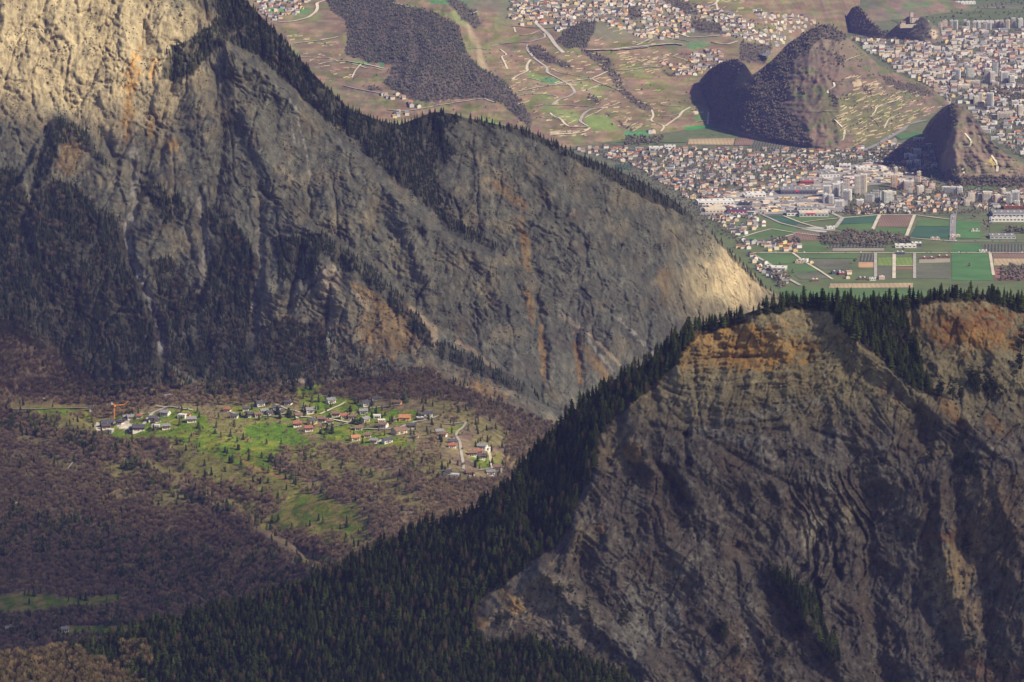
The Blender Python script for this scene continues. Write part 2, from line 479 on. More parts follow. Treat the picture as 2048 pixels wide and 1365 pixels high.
def color_LM(X, Y):
    n1 = fbm(X / 45, Y / 45, 4, 51); n2 = fbm(X / 9, Y / 20, 4, 52); n3 = fbm(X / 160, Y / 160, 3, 53)
    C = np.zeros(X.shape + (3,)) + np.array(ROCK)
    C = mix(C, ROCKL, smooth(-0.05, 0.4, n2 + 0.5 * n1) * 0.6)
    C = mix(C, ROCKD, smooth(0.02, 0.45, -n2 + 0.3 * n3) * 0.6)
    C = mix(C, TAN, smooth(0.0, 0.45, n1 + 0.6 * n3) * 0.5)
    C = mix(C, HEATH, smooth(0.05, 0.5, fbm(X / 60, Y / 40, 4, 55)) * 0.5)
    # sunlit tone of the upper left wall, put into the colour; warm stains
    C = mix(C, (0.46, 0.375, 0.22), blob(X, Y, 130, 70, 330, 190, 10, 0.5, 90, 6) * 0.75)
    for cx, cy, rx, ry, ro, st in ((265,150,14,50,12,.8),(255,235,12,45,5,.7),(305,140,8,25,10,.7),(210,110,20,40,0,.45),(190,40,40,60,0,.4),(415,270,30,14,-30,.45),(345,290,14,18,0,.6),
            (300,250,8,40,0,.6),(1050,490,10,55,-8,.7),(1060,610,8,35,-10,.7),(1085,700,7,60,-4,.75),(1350,480,8,60,5,.45),(1330,560,16,34,5,.5),(1390,560,30,60,8,.3),(1420,520,30,70,10,.3),
            (1155,720,6,50,-8,.85),(720,640,60,50,20,.35),(650,620,40,60,0,.35),(780,660,60,60,30,.5),(830,640,12,60,-40,.6),(940,790,40,30,30,.6),(880,740,50,18,35,.4),(985,790,30,25,30,.5),
            (1200,740,12,60,-35,.5),(1010,360,40,12,35,.45),(1020,390,60,10,35,.5),(960,320,40,10,40,.35),(655,560,20,30,0,.5),(735,590,50,12,35,.5),(700,520,60,9,35,.35),(560,620,20,30,0,.4),
            (140,300,25,50,10,.5),(230,340,40,30,30,.3),(150,620,60,18,0,.4),(245,620,50,25,0,.35),(590,765,22,8,0,.8),(500,40,10,60,-30,.5),(560,130,60,10,45,.5),(1560,600,20,30,0,.3)):
        m = blob(X, Y, cx, cy, rx, ry, ro, 0.9, 16, int(cx) % 50)
        C = mix(C, TAN if (st < .5) else OCHRE, m * st * (0.55 + 0.5 * smooth(-.3, .3, n2)))
    # the sunlit face of the nose, its brightness put into the colour
    C = mix(C, (0.46, 0.36, 0.22), blob(X, Y, 1490, 560, 80, 65, 40, 0.6, 35, 9) * 0.75)
    C = mix(C, TAN, blob(X, Y, 1420, 590, 110, 60, 0, 0.6, 35, 10) * 0.5)
    # grey scree and torrents
    for pts, w in (([(268,300),(268,430),(252,455),(262,520),(286,560),(305,610),(318,650),(322,700)],7),([(262,470),(250,460),(240,440)],4),([(60,400),(42,430),(40,450),(55,480)],4),([(95,330),(60,400)],5),
                   ([(398,590),(408,540),(412,490),(405,440),(400,400)],5),([(505,680),(512,600),(520,530),(518,460)],5),([(655,690),(660,640)],4),([(600,530),(590,590)],4),
                   ([(395,768),(412,780),(440,790),(500,788)],5),([(432,790),(436,802),(428,815)],4),([(520,1065),(560,1090),(600,1112),(640,1125),(660,1128)],4),
                   ([(580,200),(582,240),(590,290)],1.6),([(592,210),(598,250),(612,300),(622,360)],2),([(1240,640),(1300,700),(1340,740),(1370,760)],3),([(1120,620),(1160,660),(1200,710),(1225,745)],3)):
        C = mix(C, (0.42, 0.39, 0.32), stroke(X, Y, pts, w * 1.25, 0.9) * 0.85 * smooth(-.5, .1, noise(X / 8, Y / 12, 13)))
    C = mix(C, (0.50, 0.47, 0.40), stroke(X, Y, [(262,430),(252,455),(262,520),(286,560),(305,610),(318,650),(322,705)], 6, 0.5) * 0.95)
    for pts, w in (([(805,610),(830,625),(850,645),(868,662),(870,690)],7),([(915,685),(950,705),(990,740)],5),([(715,590),(735,620)],4),([(1120,630),(1180,670),(1240,730)],3)):
        C = mix(C, (0.50, 0.38, 0.24), stroke(X, Y, pts, w, 0.7) * 0.8)
    # pale rock patch of the little slabs
    C = mix(C, (0.42, 0.36, 0.27), blob(X, Y, 658, 560, 22, 34, 0, 0.4, 20, 3) * 0.8)
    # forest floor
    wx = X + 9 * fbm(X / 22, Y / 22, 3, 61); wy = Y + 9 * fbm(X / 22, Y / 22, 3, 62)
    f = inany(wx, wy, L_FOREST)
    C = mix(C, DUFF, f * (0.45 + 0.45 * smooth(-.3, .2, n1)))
    # valley: leaf litter, dry grass, meadow
    v = 1 - rockmask_L(X, Y)
    lit = np.zeros(X.shape + (3,)) + np.array(LITTER)
    lit = mix(lit, (0.31, 0.24, 0.11), smooth(-0.1, 0.4, fbm(X / 70, Y / 40, 4, 63)) * 0.7)
    lit = mix(lit, (0.19, 0.125, 0.10), smooth(0.0, 0.4, fbm(X / 90, Y / 50, 3, 64)) * 0.7)
    lit = mix(lit, DRYGRASS, blob(X, Y, 150, 826, 170, 20, 5, 0.4, 40, 7) * 0.7)
    C = C * (1 - v[..., None]) + lit * v[..., None]
    vil = blob(X, Y, 600, 845, 300, 70, 4, 0.4, 60, 8)
    C = mix(C, (0.17, 0.17, 0.05), vil * 0.5 * v)
    for cx, cy, rx, ry, st in OLIVE:
        C = mix(C, (0.21, 0.205, 0.05), blob(X, Y, cx, cy, rx, ry, 15, 1.0, 24, cx % 40) * st * v)
    g = inany(X + 13 * fbm(X / 20, Y / 20, 3, 69), Y + 10 * fbm(X / 20, Y / 20, 3, 70), M_MEADOW)
    gn = fbm(X / 28, Y / 14, 4, 66)
    gc = np.zeros(X.shape + (3,)) + np.array(GRASS)
    gc = mix(gc, (0.25, 0.25, 0.03), smooth(-0.1, 0.3, gn) * 0.75)
    gc = mix(gc, DRYGRASS, smooth(0.1, 0.45, fbm(X / 40, Y / 20, 3, 67)) * 0.8)
    low = smooth(980, 1010, Y)
    gc = gc * (1 - 0.25 * low[..., None])
    gc = mix(gc, (0.10, 0.20, 0.012), inany(X, Y, M_MEADOW[:1]) * 0.8)
    gc = mix(gc, (0.24, 0.19, 0.06), low * smooth(-0.15, 0.25, fbm(X / 30, Y / 18, 3, 68)) * 0.75)
    C = np.where(g[..., None], gc, C)
    C = mix(C, (0.33, 0.20, 0.08), stroke(X, Y, [(478,915),(500,935),(540,945),(575,962)], 3.5, 0.5))
    C = mix(C, (0.66, 0.60, 0.50), inany(X + 3 * noise(X / 5, Y / 5), Y + 2 * noise(X / 5, Y / 5, 3), [[(190,846),(230,842),(252,836),(266,850),(264,858),(245,860),(228,850),(215,852),(205,862),(196,866),(190,856)]]) * 0.95)
    C = mix(C, (0.42, 0.33, 0.24), stroke(X, Y, [(562,768),(610,762)], 5, 0.6) * 0.9)
    return C

xsL = np.concatenate([np.arange(-120, 1480, 2.1), np.arange(1480, 1725, 3)])
vsL = np.concatenate([np.linspace(0, 0.38, 150, endpoint=False), np.linspace(0.38, 1, 400)])
LM = Layer(xsL, crestL, lambda x: np.full(x.shape, 1330.0), vsL, D_LM, relief_LM)
m_rockL = terrain_mat('mountain_ground', 0.075, 0.014, 8.0, 0.5, 1.5, (1, 1, 0.4), 0.8)
LM.build('mountain', color_LM, m_rockL, back=1600, backn=16, drop=0.5)

# ------------------------------------------------------------------ near ridge on the right
crestR = (lambda c: (lambda x: c(x) - 4.0))(curve([(-150,1345),(0,1325),(100,1315),(230,1275),(330,1245),(430,1222),(500,1205),(560,1190),(640,1160),(700,1127),(760,1095),(830,1062),(900,1047),(960,1017),(1010,980),(1050,925),(1080,895),(1120,850),(1180,798),(1220,768),(1290,732),(1340,690),(1380,662),(1450,645),(1520,622),(1560,612),(1620,606),(1700,608),(1760,608),(1830,602),(1870,592),(1930,590),(1990,595),(2048,612),(2150,640)]))
D_R = tps([(-150,1345,4150),(0,1325,4110),(500,1205,4040),(900,1045,3990),(1050,920,3985),(1250,750,3985),(1450,645,3985),(1560,612,3990),(1700,608,3990),(1900,590,4010),(2150,640,4030),
  (-150,1420,4090),(200,1420,3990),(500,1420,3880),(700,1420,3790),(900,1420,3740),(900,1250,3840),(1100,1100,3870),(1100,1420,3730),(1300,900,3910),(1300,1200,3830),(1500,800,3930),(1500,1000,3880),(1500,1200,3830),(1500,1420,3760),
  (1700,1420,3770),(1700,900,3915),(1750,1100,3890),(1950,1000,3870),(1950,1420,3770),(1950,800,3935),(2150,1000,3830),(2150,1420,3720),(1150,950,3930),(1820,700,3970)])
R_FOREST = [
 [(-60,1320),(0,1310),(100,1300),(230,1265),(330,1240),(430,1215),(500,1198),(560,1180),(640,1152),(700,1120),(760,1090),(830,1055),(900,1040),(960,1010),(1010,970),(1050,915),(1080,885),(1120,842),(1180,790),(1220,760),(1290,722),(1340,680),(1380,655),(1450,635),(1500,640),(1460,655),(1400,668),(1378,690),(1350,730),(1310,770),(1290,790),(1240,830),(1200,870),(1190,940),(1160,1000),(1140,1060),(1100,1105),(1060,1125),(1030,1155),(960,1200),(945,1250),(955,1290),(1000,1290),(1060,1285),(1100,1300),(1160,1320),(1240,1350),(1300,1400),(-60,1400)],
 [(1480,632),(1540,610),(1620,602),(1700,604),(1790,606),(1850,596),(1910,588),(1990,592),(2060,612),(2100,640),(2030,622),(1960,600),(1900,604),(1850,610),(1800,628),(1770,636),(1790,660),(1815,690),(1840,740),(1868,790),(1838,786),(1800,756),(1760,716),(1720,690),(1680,660),(1660,625),(1600,618),(1530,628)],
 [(1530,1128),(1560,1150),(1600,1170),(1630,1200),(1650,1260),(1690,1320),(1660,1330),(1620,1270),(1570,1210),(1545,1170)],
 [(1770,630),(1810,645),(1835,700),(1850,760),(1820,740),(1790,690)],
]
R_CLUMPS = [(1960,790,14,3),(1990,800,18,4),(1880,800,12,3),(1930,940,26,5),(1450,1270,24,5),(2040,700,14,3),(2045,740,14,3),(1290,920,7,2),(1360,1000,10,3),(1340,980,9,3),(1130,1190,18,4),(1250,1250,14,3),
            (990,1250,14,3),(1590,1270,12,3),(1950,1310,26,6),(2000,1340,30,6),(1900,1330,26,4),(1910,800,14,3),(1945,770,14,4),(1950,950,16,4),(1930,880,10,2),(1120,1150,10,2),(1180,1230,12,3),(1400,1180,0,0),(1540,1290,8,3),(1560,1320,10,3),(1470,1310,10,3),(1860,930,8,2),(1985,1200,10,3),(1930,1100,12,3),(2010,1150,12,3)]

FOLD1 = (1480, 560); 
def relief_R(X, Y):
    fm = inany(X, Y, R_FOREST).astype(float)
    left = 1 - smooth(900, 1120, X + 0.55 * (1200 - Y))     # forest flank
    wx = X + 26 * fbm(X / 150, Y / 150, 3, 71); wy = Y + 26 * fbm(X / 150, Y / 150, 3, 72)
    r = -22 * ridged((wx - 0.12 * wy) / 200, wy / 260, 3, 73) 
    r = r - 4.5 * ridged(wx / 52, wy / 90, 3, 74, 0.55)
    # folded beds: an arch under the dome, a tight S lower down
    wd = np.exp(-((X - 1480) / 230.0) ** 4 - ((Y - 760) / 150.0) ** 4)
    wf = np.exp(-((X - 1660) / 110.0) ** 4 - ((Y - 1060) / 150.0) ** 4)
    wr = smooth(1720, 1860, X) * smooth(860, 980, Y)
    s_d = wy + 55 * ((wx - 1480) / 180.0) ** 2 * smooth(700, 820, Y)
    s_f = wx - 42 * np.sin((Y - 1015) / 52.0)
    s_m = (wy - 0.95 * wx) / 1.3
    s = np.where(wd > 0.5, s_d, np.where(wf > 0.5, s_f, np.where(wr > 0.5, wx, s_m)))
    fade = np.abs(np.maximum(np.maximum(wd, wf), wr) - 0.5)
    fade = smooth(0.02, 0.3, fade)
    s = s + 20 * fbm(X / 80, Y / 80, 5, 75)
    amp = fade * (0.15 + 0.75 * smooth(-0.1, 0.35, fbm(X / 90, Y / 90, 3, 76)) + 0.8 * wf + 0.3 * wd)
    r = r + 5.2 * amp * saw(s / 20, 3) + 2.0 * amp * saw(s / 9.0, 4) + 0.8 * amp * saw(s / 4.4, 5)
    r = r + 1.5 * groove(s / 17, (wx - wy) / 140, 83, .05)
    r = r + 2.6 * groove(wx / 44 + 0.3 * wy / 34, wy / 120, 84, .04) + 1.0 * groove(wx / 19, wy / 60, 85, .06)
    r = r - 3.4 * ridged(wx / 30, wy / 24, 5, 80, 0.62)
    r = r - 1.7 * ridged(X / 7, Y / 5.5, 3, 81, 0.7)
    out = (1 - 0.75 * left) * r + left * (-14 * fbm(X / 90, Y / 90, 3, 82))
    # the long dark cleft and other gullies
    for g, h, w in (([(1745,980),(1740,1080),(1745,1180),(1750,1280),(1770,1365)],15,26),([(1640,1060),(1625,1110),(1632,1180),(1640,1240)],9,6),([(1700,1010),(1715,1050),(1680,1090),(1668,1120),(1680,1160)],9,6),
                    ([(1390,725),(1394,800),(1400,830)],5,4),([(1370,870),(1374,930)],6,5),([(1855,1000),(1865,1100),(1860,1250)],7,12),([(1480,1100),(1550,1190),(1650,1320)],10,12),
                    ([(1310,920),(1350,980),(1370,1010)],8,8),([(1900,980),(1960,1150),(1980,1300)],7,18),([(1870,800),(1940,880),(2000,930)],12,14),([(1060,1040),(1090,1090)],16,12)):
        d, _ = linedist(X + 6 * noise(X / 18, Y / 18, 8), Y, g)
        out = out + h * np.exp(-(d / w) ** 2)
    # buttresses
    for g, h, w in (([(1080,1140),(1040,1180),(960,1250)],14,26),([(1080,1140),(1180,1230),(1300,1340)],20,22),([(1560,1140),(1640,1280),(1690,1350)],18,22),([(1200,860),(1180,960),(1150,1050)],18,30),
                    ([(1280,800),(1260,880),(1300,930)],14,24),([(1670,640),(1740,720),(1860,800),(1960,900)],14,22),([(1500,1210),(1540,1290),(1580,1380)],12,18),([(1880,960),(1890,1100),(1930,1300)],12,20),([(1780,640),(1900,600)],10,30)):
        d, _ = linedist(X + 8 * noise(X / 25, Y / 25, 9), Y, g)
        out = out - h * np.exp(-(d / w) ** 2)
    # ledge under the dome
    for g, h, w in (([(1400,722),(1470,716),(1560,712)],6,4),([(1500,850),(1560,840),(1600,815)],5,4),([(1300,850),(1420,880),(1500,930),(1600,980)],5,6),([(1620,860),(1700,880)],5,4)):
        d, sd = linedist(X, Y + 3 * noise(X / 16, Y / 16, 10), g)
        out = out + h * np.exp(-(d / w) ** 2)
    return out

def color_R(X, Y):
    n1 = fbm(X / 60, Y / 60, 4, 91); n2 = fbm(X / 10, Y / 12, 4, 92); n3 = fbm(X / 220, Y / 220, 3, 93)
    wx = X + 26 * fbm(X / 150, Y / 150, 3, 71)
    base = (0.128, 0.108, 0.086)
    C = np.zeros(X.shape + (3,)) + np.array(base)
    C = mix(C, (0.235, 0.22, 0.17), smooth(0.0, 0.45, n2 + 0.5 * n1) * 0.65)
    C = mix(C, (0.065, 0.056, 0.052), smooth(0.02, 0.45, -n2 + 0.4 * n3) * 0.65)
    C = mix(C, (0.125, 0.09, 0.06), smooth(0.0, 0.4, fbm(X / 80, Y / 120, 4, 94)) * 0.6)
    up = 1 - smooth(740, 900, Y + 60 * n1)
    C = mix(C, (0.29, 0.245, 0.13), up * 0.85)
    C = mix(C, (0.37, 0.31, 0.19), smooth(0.0, 0.4, fbm(X / 25, Y / 10, 4, 95)) * up * 0.7)
    for cx, cy, rx, ry, ro, st, cc in ((1490,690,130,48,4,1.0,OCHRE),(1400,705,60,34,-20,.7,OCHRE),(1490,700,90,34,4,.85,OCHRE),(1420,700,60,30,-25,.5,TAN),(1330,750,40,60,-35,.5,TAN),(1560,720,40,20,10,.5,OCHRE),(1600,660,70,40,0,.4,TAN),(1930,650,110,46,2,.9,RUST),(1900,610,80,22,0,.6,TAN),
            (1960,680,90,22,6,.6,OCHRE),(1840,640,40,30,0,.5,TAN),(1240,900,40,45,0,.5,TAN),(1270,910,22,20,0,.6,OCHRE),(1200,1055,12,14,0,.55,OCHRE),(1160,1075,30,30,0,.4,TAN),(1040,1200,70,60,-30,.75,(.34,.27,.17)),(1020,1200,14,40,-40,.6,OCHRE),
            (965,1245,16,14,0,.5,OCHRE),(1130,1230,60,60,40,.5,(.27,.23,.17)),(1620,1060,26,40,10,.6,(.42,.37,.27)),(1690,1030,30,14,-40,.6,(.38,.33,.22)),(1900,900,60,14,0,.35,TAN),(1895,1150,50,60,20,.7,TAN),(1930,1100,36,90,10,.6,(.30,.21,.10)),(2010,1050,40,120,0,.5,(.17,.11,.05)),(1930,1230,50,50,30,.45,(.36,.27,.15)),
            (1960,980,30,40,0,.6,(.36,.27,.15)),(1880,1075,50,12,0,.6,(.22,.11,.05)),(1600,1260,14,60,-30,.5,(.25,.13,.06)),(1500,1250,24,40,-15,.55,(.38,.33,.26)),(1900,820,60,12,50,.7,(.34,.19,.07)),(1990,850,30,14,50,.6,(.34,.19,.07)),
            (1770,780,14,14,0,.5,(.25,.13,.07)),(1800,795,12,12,0,.5,(.25,.13,.07)),(1300,1220,60,60,0,.35,(.34,.33,.29)),(1260,1280,40,50,0,.45,(.36,.35,.30)),(1560,820,120,14,-12,.4,(.34,.33,.29)),(1450,870,90,12,10,.4,(.34,.33,.29)),
            (1680,900,80,40,10,.35,(.25,.235,.20)),(1980,1340,90,30,10,.5,(.24,.13,.06)),(1480,1340,40,30,0,.5,(.22,.14,.07)),(1560,1200,10,30,-30,.5,(.24,.13,.05)),(1380,1130,40,8,-35,.35,ROCKL)):
        m = blob(X, Y, cx, cy, rx, ry, ro, 1.0, 22, int(cx + cy) % 50)
        C = mix(C, cc, m * st * (0.5 + 0.6 * smooth(-.3, .3, n2)))
    for pts, w in (([(1470,870),(1530,905),(1600,950),(1680,985)],2.2),([(1740,960),(1780,940),(1830,925),(1880,930)],2.5),([(1380,1200),(1420,1160),(1440,1140)],1.6),([(1310,1240),(1380,1215),(1420,1200)],1.6),([(1400,1060),(1430,1130),(1480,1230)],2.5),
                   ([(1885,685),(1910,695),(1940,690)],1.6),([(1420,1235),(1500,1285)],1.4),([(1640,870),(1720,930),(1760,950)],1.8)):
        C = mix(C, (0.27, 0.25, 0.20), stroke(X, Y, pts, w * 1.6, 1.3) * 0.6 * smooth(-.35, .1, noise(X / 9, Y / 9, 12)))
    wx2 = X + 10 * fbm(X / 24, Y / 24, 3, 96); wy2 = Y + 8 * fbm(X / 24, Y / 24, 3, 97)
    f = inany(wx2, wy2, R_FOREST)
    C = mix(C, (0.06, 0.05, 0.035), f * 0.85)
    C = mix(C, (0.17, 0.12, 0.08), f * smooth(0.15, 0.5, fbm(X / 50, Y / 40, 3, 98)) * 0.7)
    for pts, w in (([(935,1065),(960,1030),(985,1018)],7),([(1045,1010),(1060,1000)],7),([(1062,1050),(1080,1095)],7),([(940,1215),(925,1240)],7),([(780,1250),(790,1270)],8)):
        C = mix(C, (0.27, 0.25, 0.20), stroke(X, Y, pts, w, 0.6) * 0.7)
    return C

xsR = np.concatenate([np.arange(-140, 930, 6.0), np.arange(930, 2150, 2.0)])
vsR = np.linspace(0, 1, 380)
RG = Layer(xsR, crestR, lambda x: np.full(x.shape, 1425.0), vsR, D_R, relief_R)
m_rockR = terrain_mat('ridge_ground', 0.11, 0.02, 5.0, 0.6, 1.4, (1, 1, 0.8), 0.75)
RG.build('near_ridge', color_R, m_rockR, back=1500, backn=16, drop=0.62)

# ------------------------------------------------------------------ far side: vineyard slopes and the hills in the plain
footF = scurve([(300,345),(1100,300),(1200,286),(1350,262),(1480,250),(1530,235),(1560,200),(1620,150),(1700,60),(1750,20),(1800,-40),(1900,-200)])
def cellcolor(X, Y, sx, sy, pal, seed, shear=0.5):
    """patchwork of plots: each plot one colour"""
    u = (X + shear * Y + 18 * fbm(X / 90, Y / 60, 2, seed)) / sx; v = (Y - 0.12 * X + 14 * fbm(X / 90, Y / 60, 2, seed + 1)) / sy
    iv = np.floor(v).astype(int); iu = np.floor(u + (iv * 0.37)).astype(int)
    h = _perm[(_perm[(iu + seed * 7) & 255] + iv) & 255]
    pal = np.array(pal)
    return pal[h % len(pal)], np.minimum(np.abs((u + iv * 0.37) % 1 - 0.5), 0.5), np.abs(v % 1 - 0.5)
VPAL = [(0.15,0.115,0.085),(0.13,0.105,0.085),(0.18,0.14,0.095),(0.125,0.12,0.06),(0.155,0.125,0.08),(0.175,0.12,0.09),(0.105,0.125,0.045),(0.165,0.12,0.085)]
H_FOREST = [
 [(648,-10),(760,-20),(800,10),(830,15),(880,30),(915,50),(935,110),(960,135),(1000,155),(1032,190),(1062,235),(1062,260),(1000,205),(960,195),(900,200),(860,205),(820,200),(790,182),(768,168),(790,130),(740,125),(690,110),(695,70),(690,40),(665,25)],
 [(875,-20),(925,5),(950,25),(965,48),(950,58),(925,40),(900,10)],
 [(1110,85),(1130,62),(1160,45),(1195,42),(1185,70),(1172,98),(1135,98)],
 [(1055,92),(1080,92),(1100,110),(1140,130),(1145,142),(1100,125),(1070,115),(1055,105)],
 [(1160,103),(1190,105),(1220,120),(1225,140),(1240,155),(1250,180),(1280,200),(1305,218),(1330,222),(1290,222),(1260,205),(1235,180),(1215,150),(1195,128)],
 [(1248,16),(1270,15),(1280,35),(1262,42)],[(1385,40),(1440,48),(1445,68),(1400,66),(1380,55)],
 [(1206,222),(1225,235),(1216,236)],[(1236,240),(1250,252),(1272,262),(1262,264),(1240,252)],[(1180,190),(1205,205),(1190,208),(1172,196)],
 [(1315,130),(1340,148),(1370,158),(1335,152)],[(1480,85),(1545,90),(1530,130),(1480,120)],
 [(1330,-10),(1380,10),(1395,30),(1370,25),(1325,5)],[(735,172),(760,176),(765,182),(740,182)],
]
def relief_H(X, Y):
    r = -30 * fbm(X / 200, Y / 120, 4, 101) - 5 * fbm(X / 30, Y / 18, 3, 102)
    g = np.exp(-((X - 880) / 130.0) ** 2 - ((Y - 90) / 130.0) ** 2)
    r = r - 130 * g - 22 * ridged(X / 45, Y / 60, 3, 103) * np.clip(g * 1.6, 0, 1)
    r = r - 60 * np.exp(-((X - 1160) / 34.0) ** 2 - ((Y - 62) / 34.0) ** 2)
    d, _ = linedist(X, Y, [(1170,104),(1220,140),(1260,200),(1320,222)])
    r = r + 25 * np.exp(-(d / 16) ** 2)
    fade = smooth(0, 18, footF(X) - Y)
    # vineyard terraces
    r = r - 6 * (1 - np.abs(noise(X / 90, Y / 5.5 + 1.5 * fbm(X / 60, Y / 60, 2, 104), 105)) * 2)
    return r * fade
def D_H(X, Y):
    Yf = floorY(footF(X))
    t = tandep(Y); m = 0.27
    return (H + m * Yf) / (t + m)
def color_H(X, Y):
    c, eu, ev = cellcolor(X, Y, 44, 13, VPAL, 3)
    C = c.astype(float)
    c2, _, _ = cellcolor(X, Y, 15, 5.5, VPAL, 9, 0.9)
    C = (C * 0.45 + c2 * 0.55) * (0.85 + 0.3 * (_perm[(np.floor(Y / 3.1 + 2 * fbm(X / 70, Y / 70, 2, 99)).astype(int)) & 255] / 255.0))[..., None]
    C = np.clip((C - 0.115) * 1.35 + 0.118, 0.02, 1)
    C = mix(C, (0.13,0.17,0.05), smooth(0.1,0.4,fbm(X / 80, Y / 40, 3, 106)) * 0.7)
    C = mix(C, (0.24,0.20,0.12), smooth(0.1,0.4,fbm(X / 30, Y / 12, 3, 107)) * 0.4)
    for poly, cc in (([(1368,255),(1410,251),(1474,251),(1519,272),(1450,276),(1379,276)],(0.04,0.21,0.05)),
                     ([(1050,143),(1085,152),(1125,162),(1090,168),(1060,158)],(0.13,0.18,0.05)),([(1075,160),(1100,155),(1122,164),(1105,169)],(0.06,0.14,0.06)),
                     ([(1175,228),(1210,232),(1245,262),(1190,262),(1165,250)],(0.14,0.19,0.05)),([(1108,220),(1150,222),(1168,235),(1150,250),(1115,236)],(0.15,0.18,0.06)),
                     ([(1250,262),(1300,262),(1300,274),(1250,272)],(0.06,0.19,0.07)),([(850,-10),(960,5),(935,12),(860,8)],(0.08,0.18,0.06)),([(930,10),(960,28),(940,60),(890,30)],(0.17,0.19,0.07)),
                     ([(1390,228),(1415,228),(1420,240),(1390,245)],(0.10,0.18,0.05)),([(755,128),(770,122),(768,138)],(0.05,0.2,0.08)),([(520,18),(560,14),(575,24),(530,26)],(0.07,0.2,0.06)),([(590,20),(625,18),(610,28),(590,26)],(0.07,0.2,0.06)),
                     ([(1365,85),(1410,80),(1420,92),(1380,100)],(0.08,0.19,0.06)),([(1350,60),(1375,55),(1390,65),(1365,70)],(0.09,0.2,0.06)),([(700,122),(740,124),(742,132),(705,130)],(0.10,0.2,0.06)),
                     ([(1020,-10),(1100,0),(1060,12),(1010,10)],(0.08,0.18,0.06)),([(950,230),(1060,270),(980,250)],(0.12,0.2,0.05)),([(1385,222),(1410,225),(1392,229)],(0.45,0.38,0.28)),([(1100,262),(1160,262),(1150,272),(1100,270)],(0.40,0.32,0.22)),
                     ([(860,200),(890,184),(880,206)],(0.36,0.27,0.19))):
        C = np.where(inpoly(X + 2 * noise(X / 9, Y / 9), Y, poly)[..., None], np.array(cc), C)
    C = mix(C, (0.30,0.24,0.15), stroke(X, Y, [(935,50),(955,90),(965,130),(985,160)], 7, 0.8) * 0.7)
    u = blob(X, Y, 1200, 25, 330, 55, 8, 0.4, 50, 11)
    C = mix(C, (0.13,0.13,0.085), u * 0.8)
    f = inany(X + 5 * fbm(X / 12, Y / 12, 3, 108), Y + 4 * fbm(X / 12, Y / 12, 3, 109), H_FOREST)
    C = mix(C, (0.075,0.065,0.05), f * 0.9)
    return C
xsH = np.arange(280, 1860, 2.6)
HF = Layer(xsH, lambda x: np.full(x.shape, -150.0), lambda x: footF(x) + 25, np.linspace(0, 1, 190), D_H, relief_H)
m_far = terrain_mat('far_ground', 0.02, 0.006, 4.0, 0.8, 1.2, (1, 1, 1), 0.3)
HF.build('far_hillside', color_H, m_far, back=6000, backn=8, fall=False)

def hill(name, crest, foot, m, colorf, seed, amp=1.0, step=2.4, back=500, drop=0.6):
    cr = curve(crest); ft = scurve(foot, 10.0)
    def D(X, Y):
        Yf = floorY(ft(X))
        return (H + m * Yf) / (tandep(Y) + m)
    def rel(X, Y):
        span = np.maximum(ft(X) - cr(X), 1)
        f = np.clip((ft(X) - Y) / 12, 0, 1)
        r = -15 * ridged(X / 60, Y / 80, 3, seed) - 7 * ridged(X / 18, Y / 24, 3, seed + 1) - 5 * (1 - np.abs(noise(X / 60, Y / 6, seed + 2)) * 2)
        return r * f * amp
    xs = np.arange(crest[0][0], crest[-1][0] + 0.1, step)
    n = int(max(12, (max(p[1] for p in foot) - min(p[1] for p in crest)) / 2.3))
    L = Layer(xs, cr, lambda x: np.maximum(ft(x), cr(x) + 1.0) + 3, np.linspace(0, 1, n), D, rel)
    L.crest, L.foot = cr, ft
    L.build(name, colorf, m_far, back=back, backn=10, drop=drop)
    return L
A_DARK = [[(1385,215),(1405,160),(1430,128),(1470,120),(1487,130),(1478,150),(1465,175),(1500,178),(1512,150),(1540,125),(1575,95),(1600,72),(1640,48),(1668,52),(1700,75),(1680,85),(1640,75),(1620,100),(1590,120),(1575,150),(1580,180),(1568,210),(1590,235),(1605,258),(1615,280),(1618,297),(1560,290),(1480,262),(1400,235)],
          [(1672,108),(1690,115),(1688,135),(1674,128)],[(1725,172),(1740,180),(1748,195),(1730,188)],[(1662,190),(1675,200),(1680,215),(1668,212)],[(1590,170),(1605,175),(1612,190),(1600,188)],[(1760,150),(1800,165),(1840,170),(1870,190),(1860,195),(1800,185),(1770,165)],[(1590,262),(1625,280),(1632,296),(1600,292)]]
def color_A(X, Y):
    c, _, _ = cellcolor(X, Y, 22, 8, VPAL, 5, -0.5)
    C = c.astype(float)
    C = mix(C, (0.13,0.135,0.05), blob(X, Y, 1730, 235, 110, 50, 0, 0.7, 22, 4) * 0.7)
    C = mix(C, (0.085,0.07,0.05), smooth(0.1, 0.4, fbm(X / 16, Y / 9, 4, 77)) * 0.7)
    C = mix(C, (0.17,0.14,0.095), (1 - smooth(90, 140, Y)) * 0.7)
    C = mix(C, (0.40,0.32,0.2), inpoly(X, Y, [(1704,164),(1722,162),(1724,172),(1708,174)]) * 1.0)
    f = inany(X + 5 * fbm(X / 12, Y / 12, 3, 118), Y + 4 * fbm(X / 12, Y / 12, 3, 119), A_DARK)
    return mix(C, (0.075,0.065,0.05), f * 0.9)
HA = hill('vineyard_hill', [(1365,232),(1385,200),(1400,160),(1420,138),(1445,124),(1475,118),(1490,128),(1505,150),(1520,140),(1545,120),(1575,88),(1610,66),(1640,50),(1665,52),(1690,70),(1730,105),(1760,133),(1800,150),(1840,165),(1870,183),(1900,208)],
    [(1365,233),(1400,238),(1450,262),(1500,279),(1560,290),(1620,299),(1680,301),(1740,286),(1790,263),(1840,240),(1900,210)], 0.72, color_A, 121)
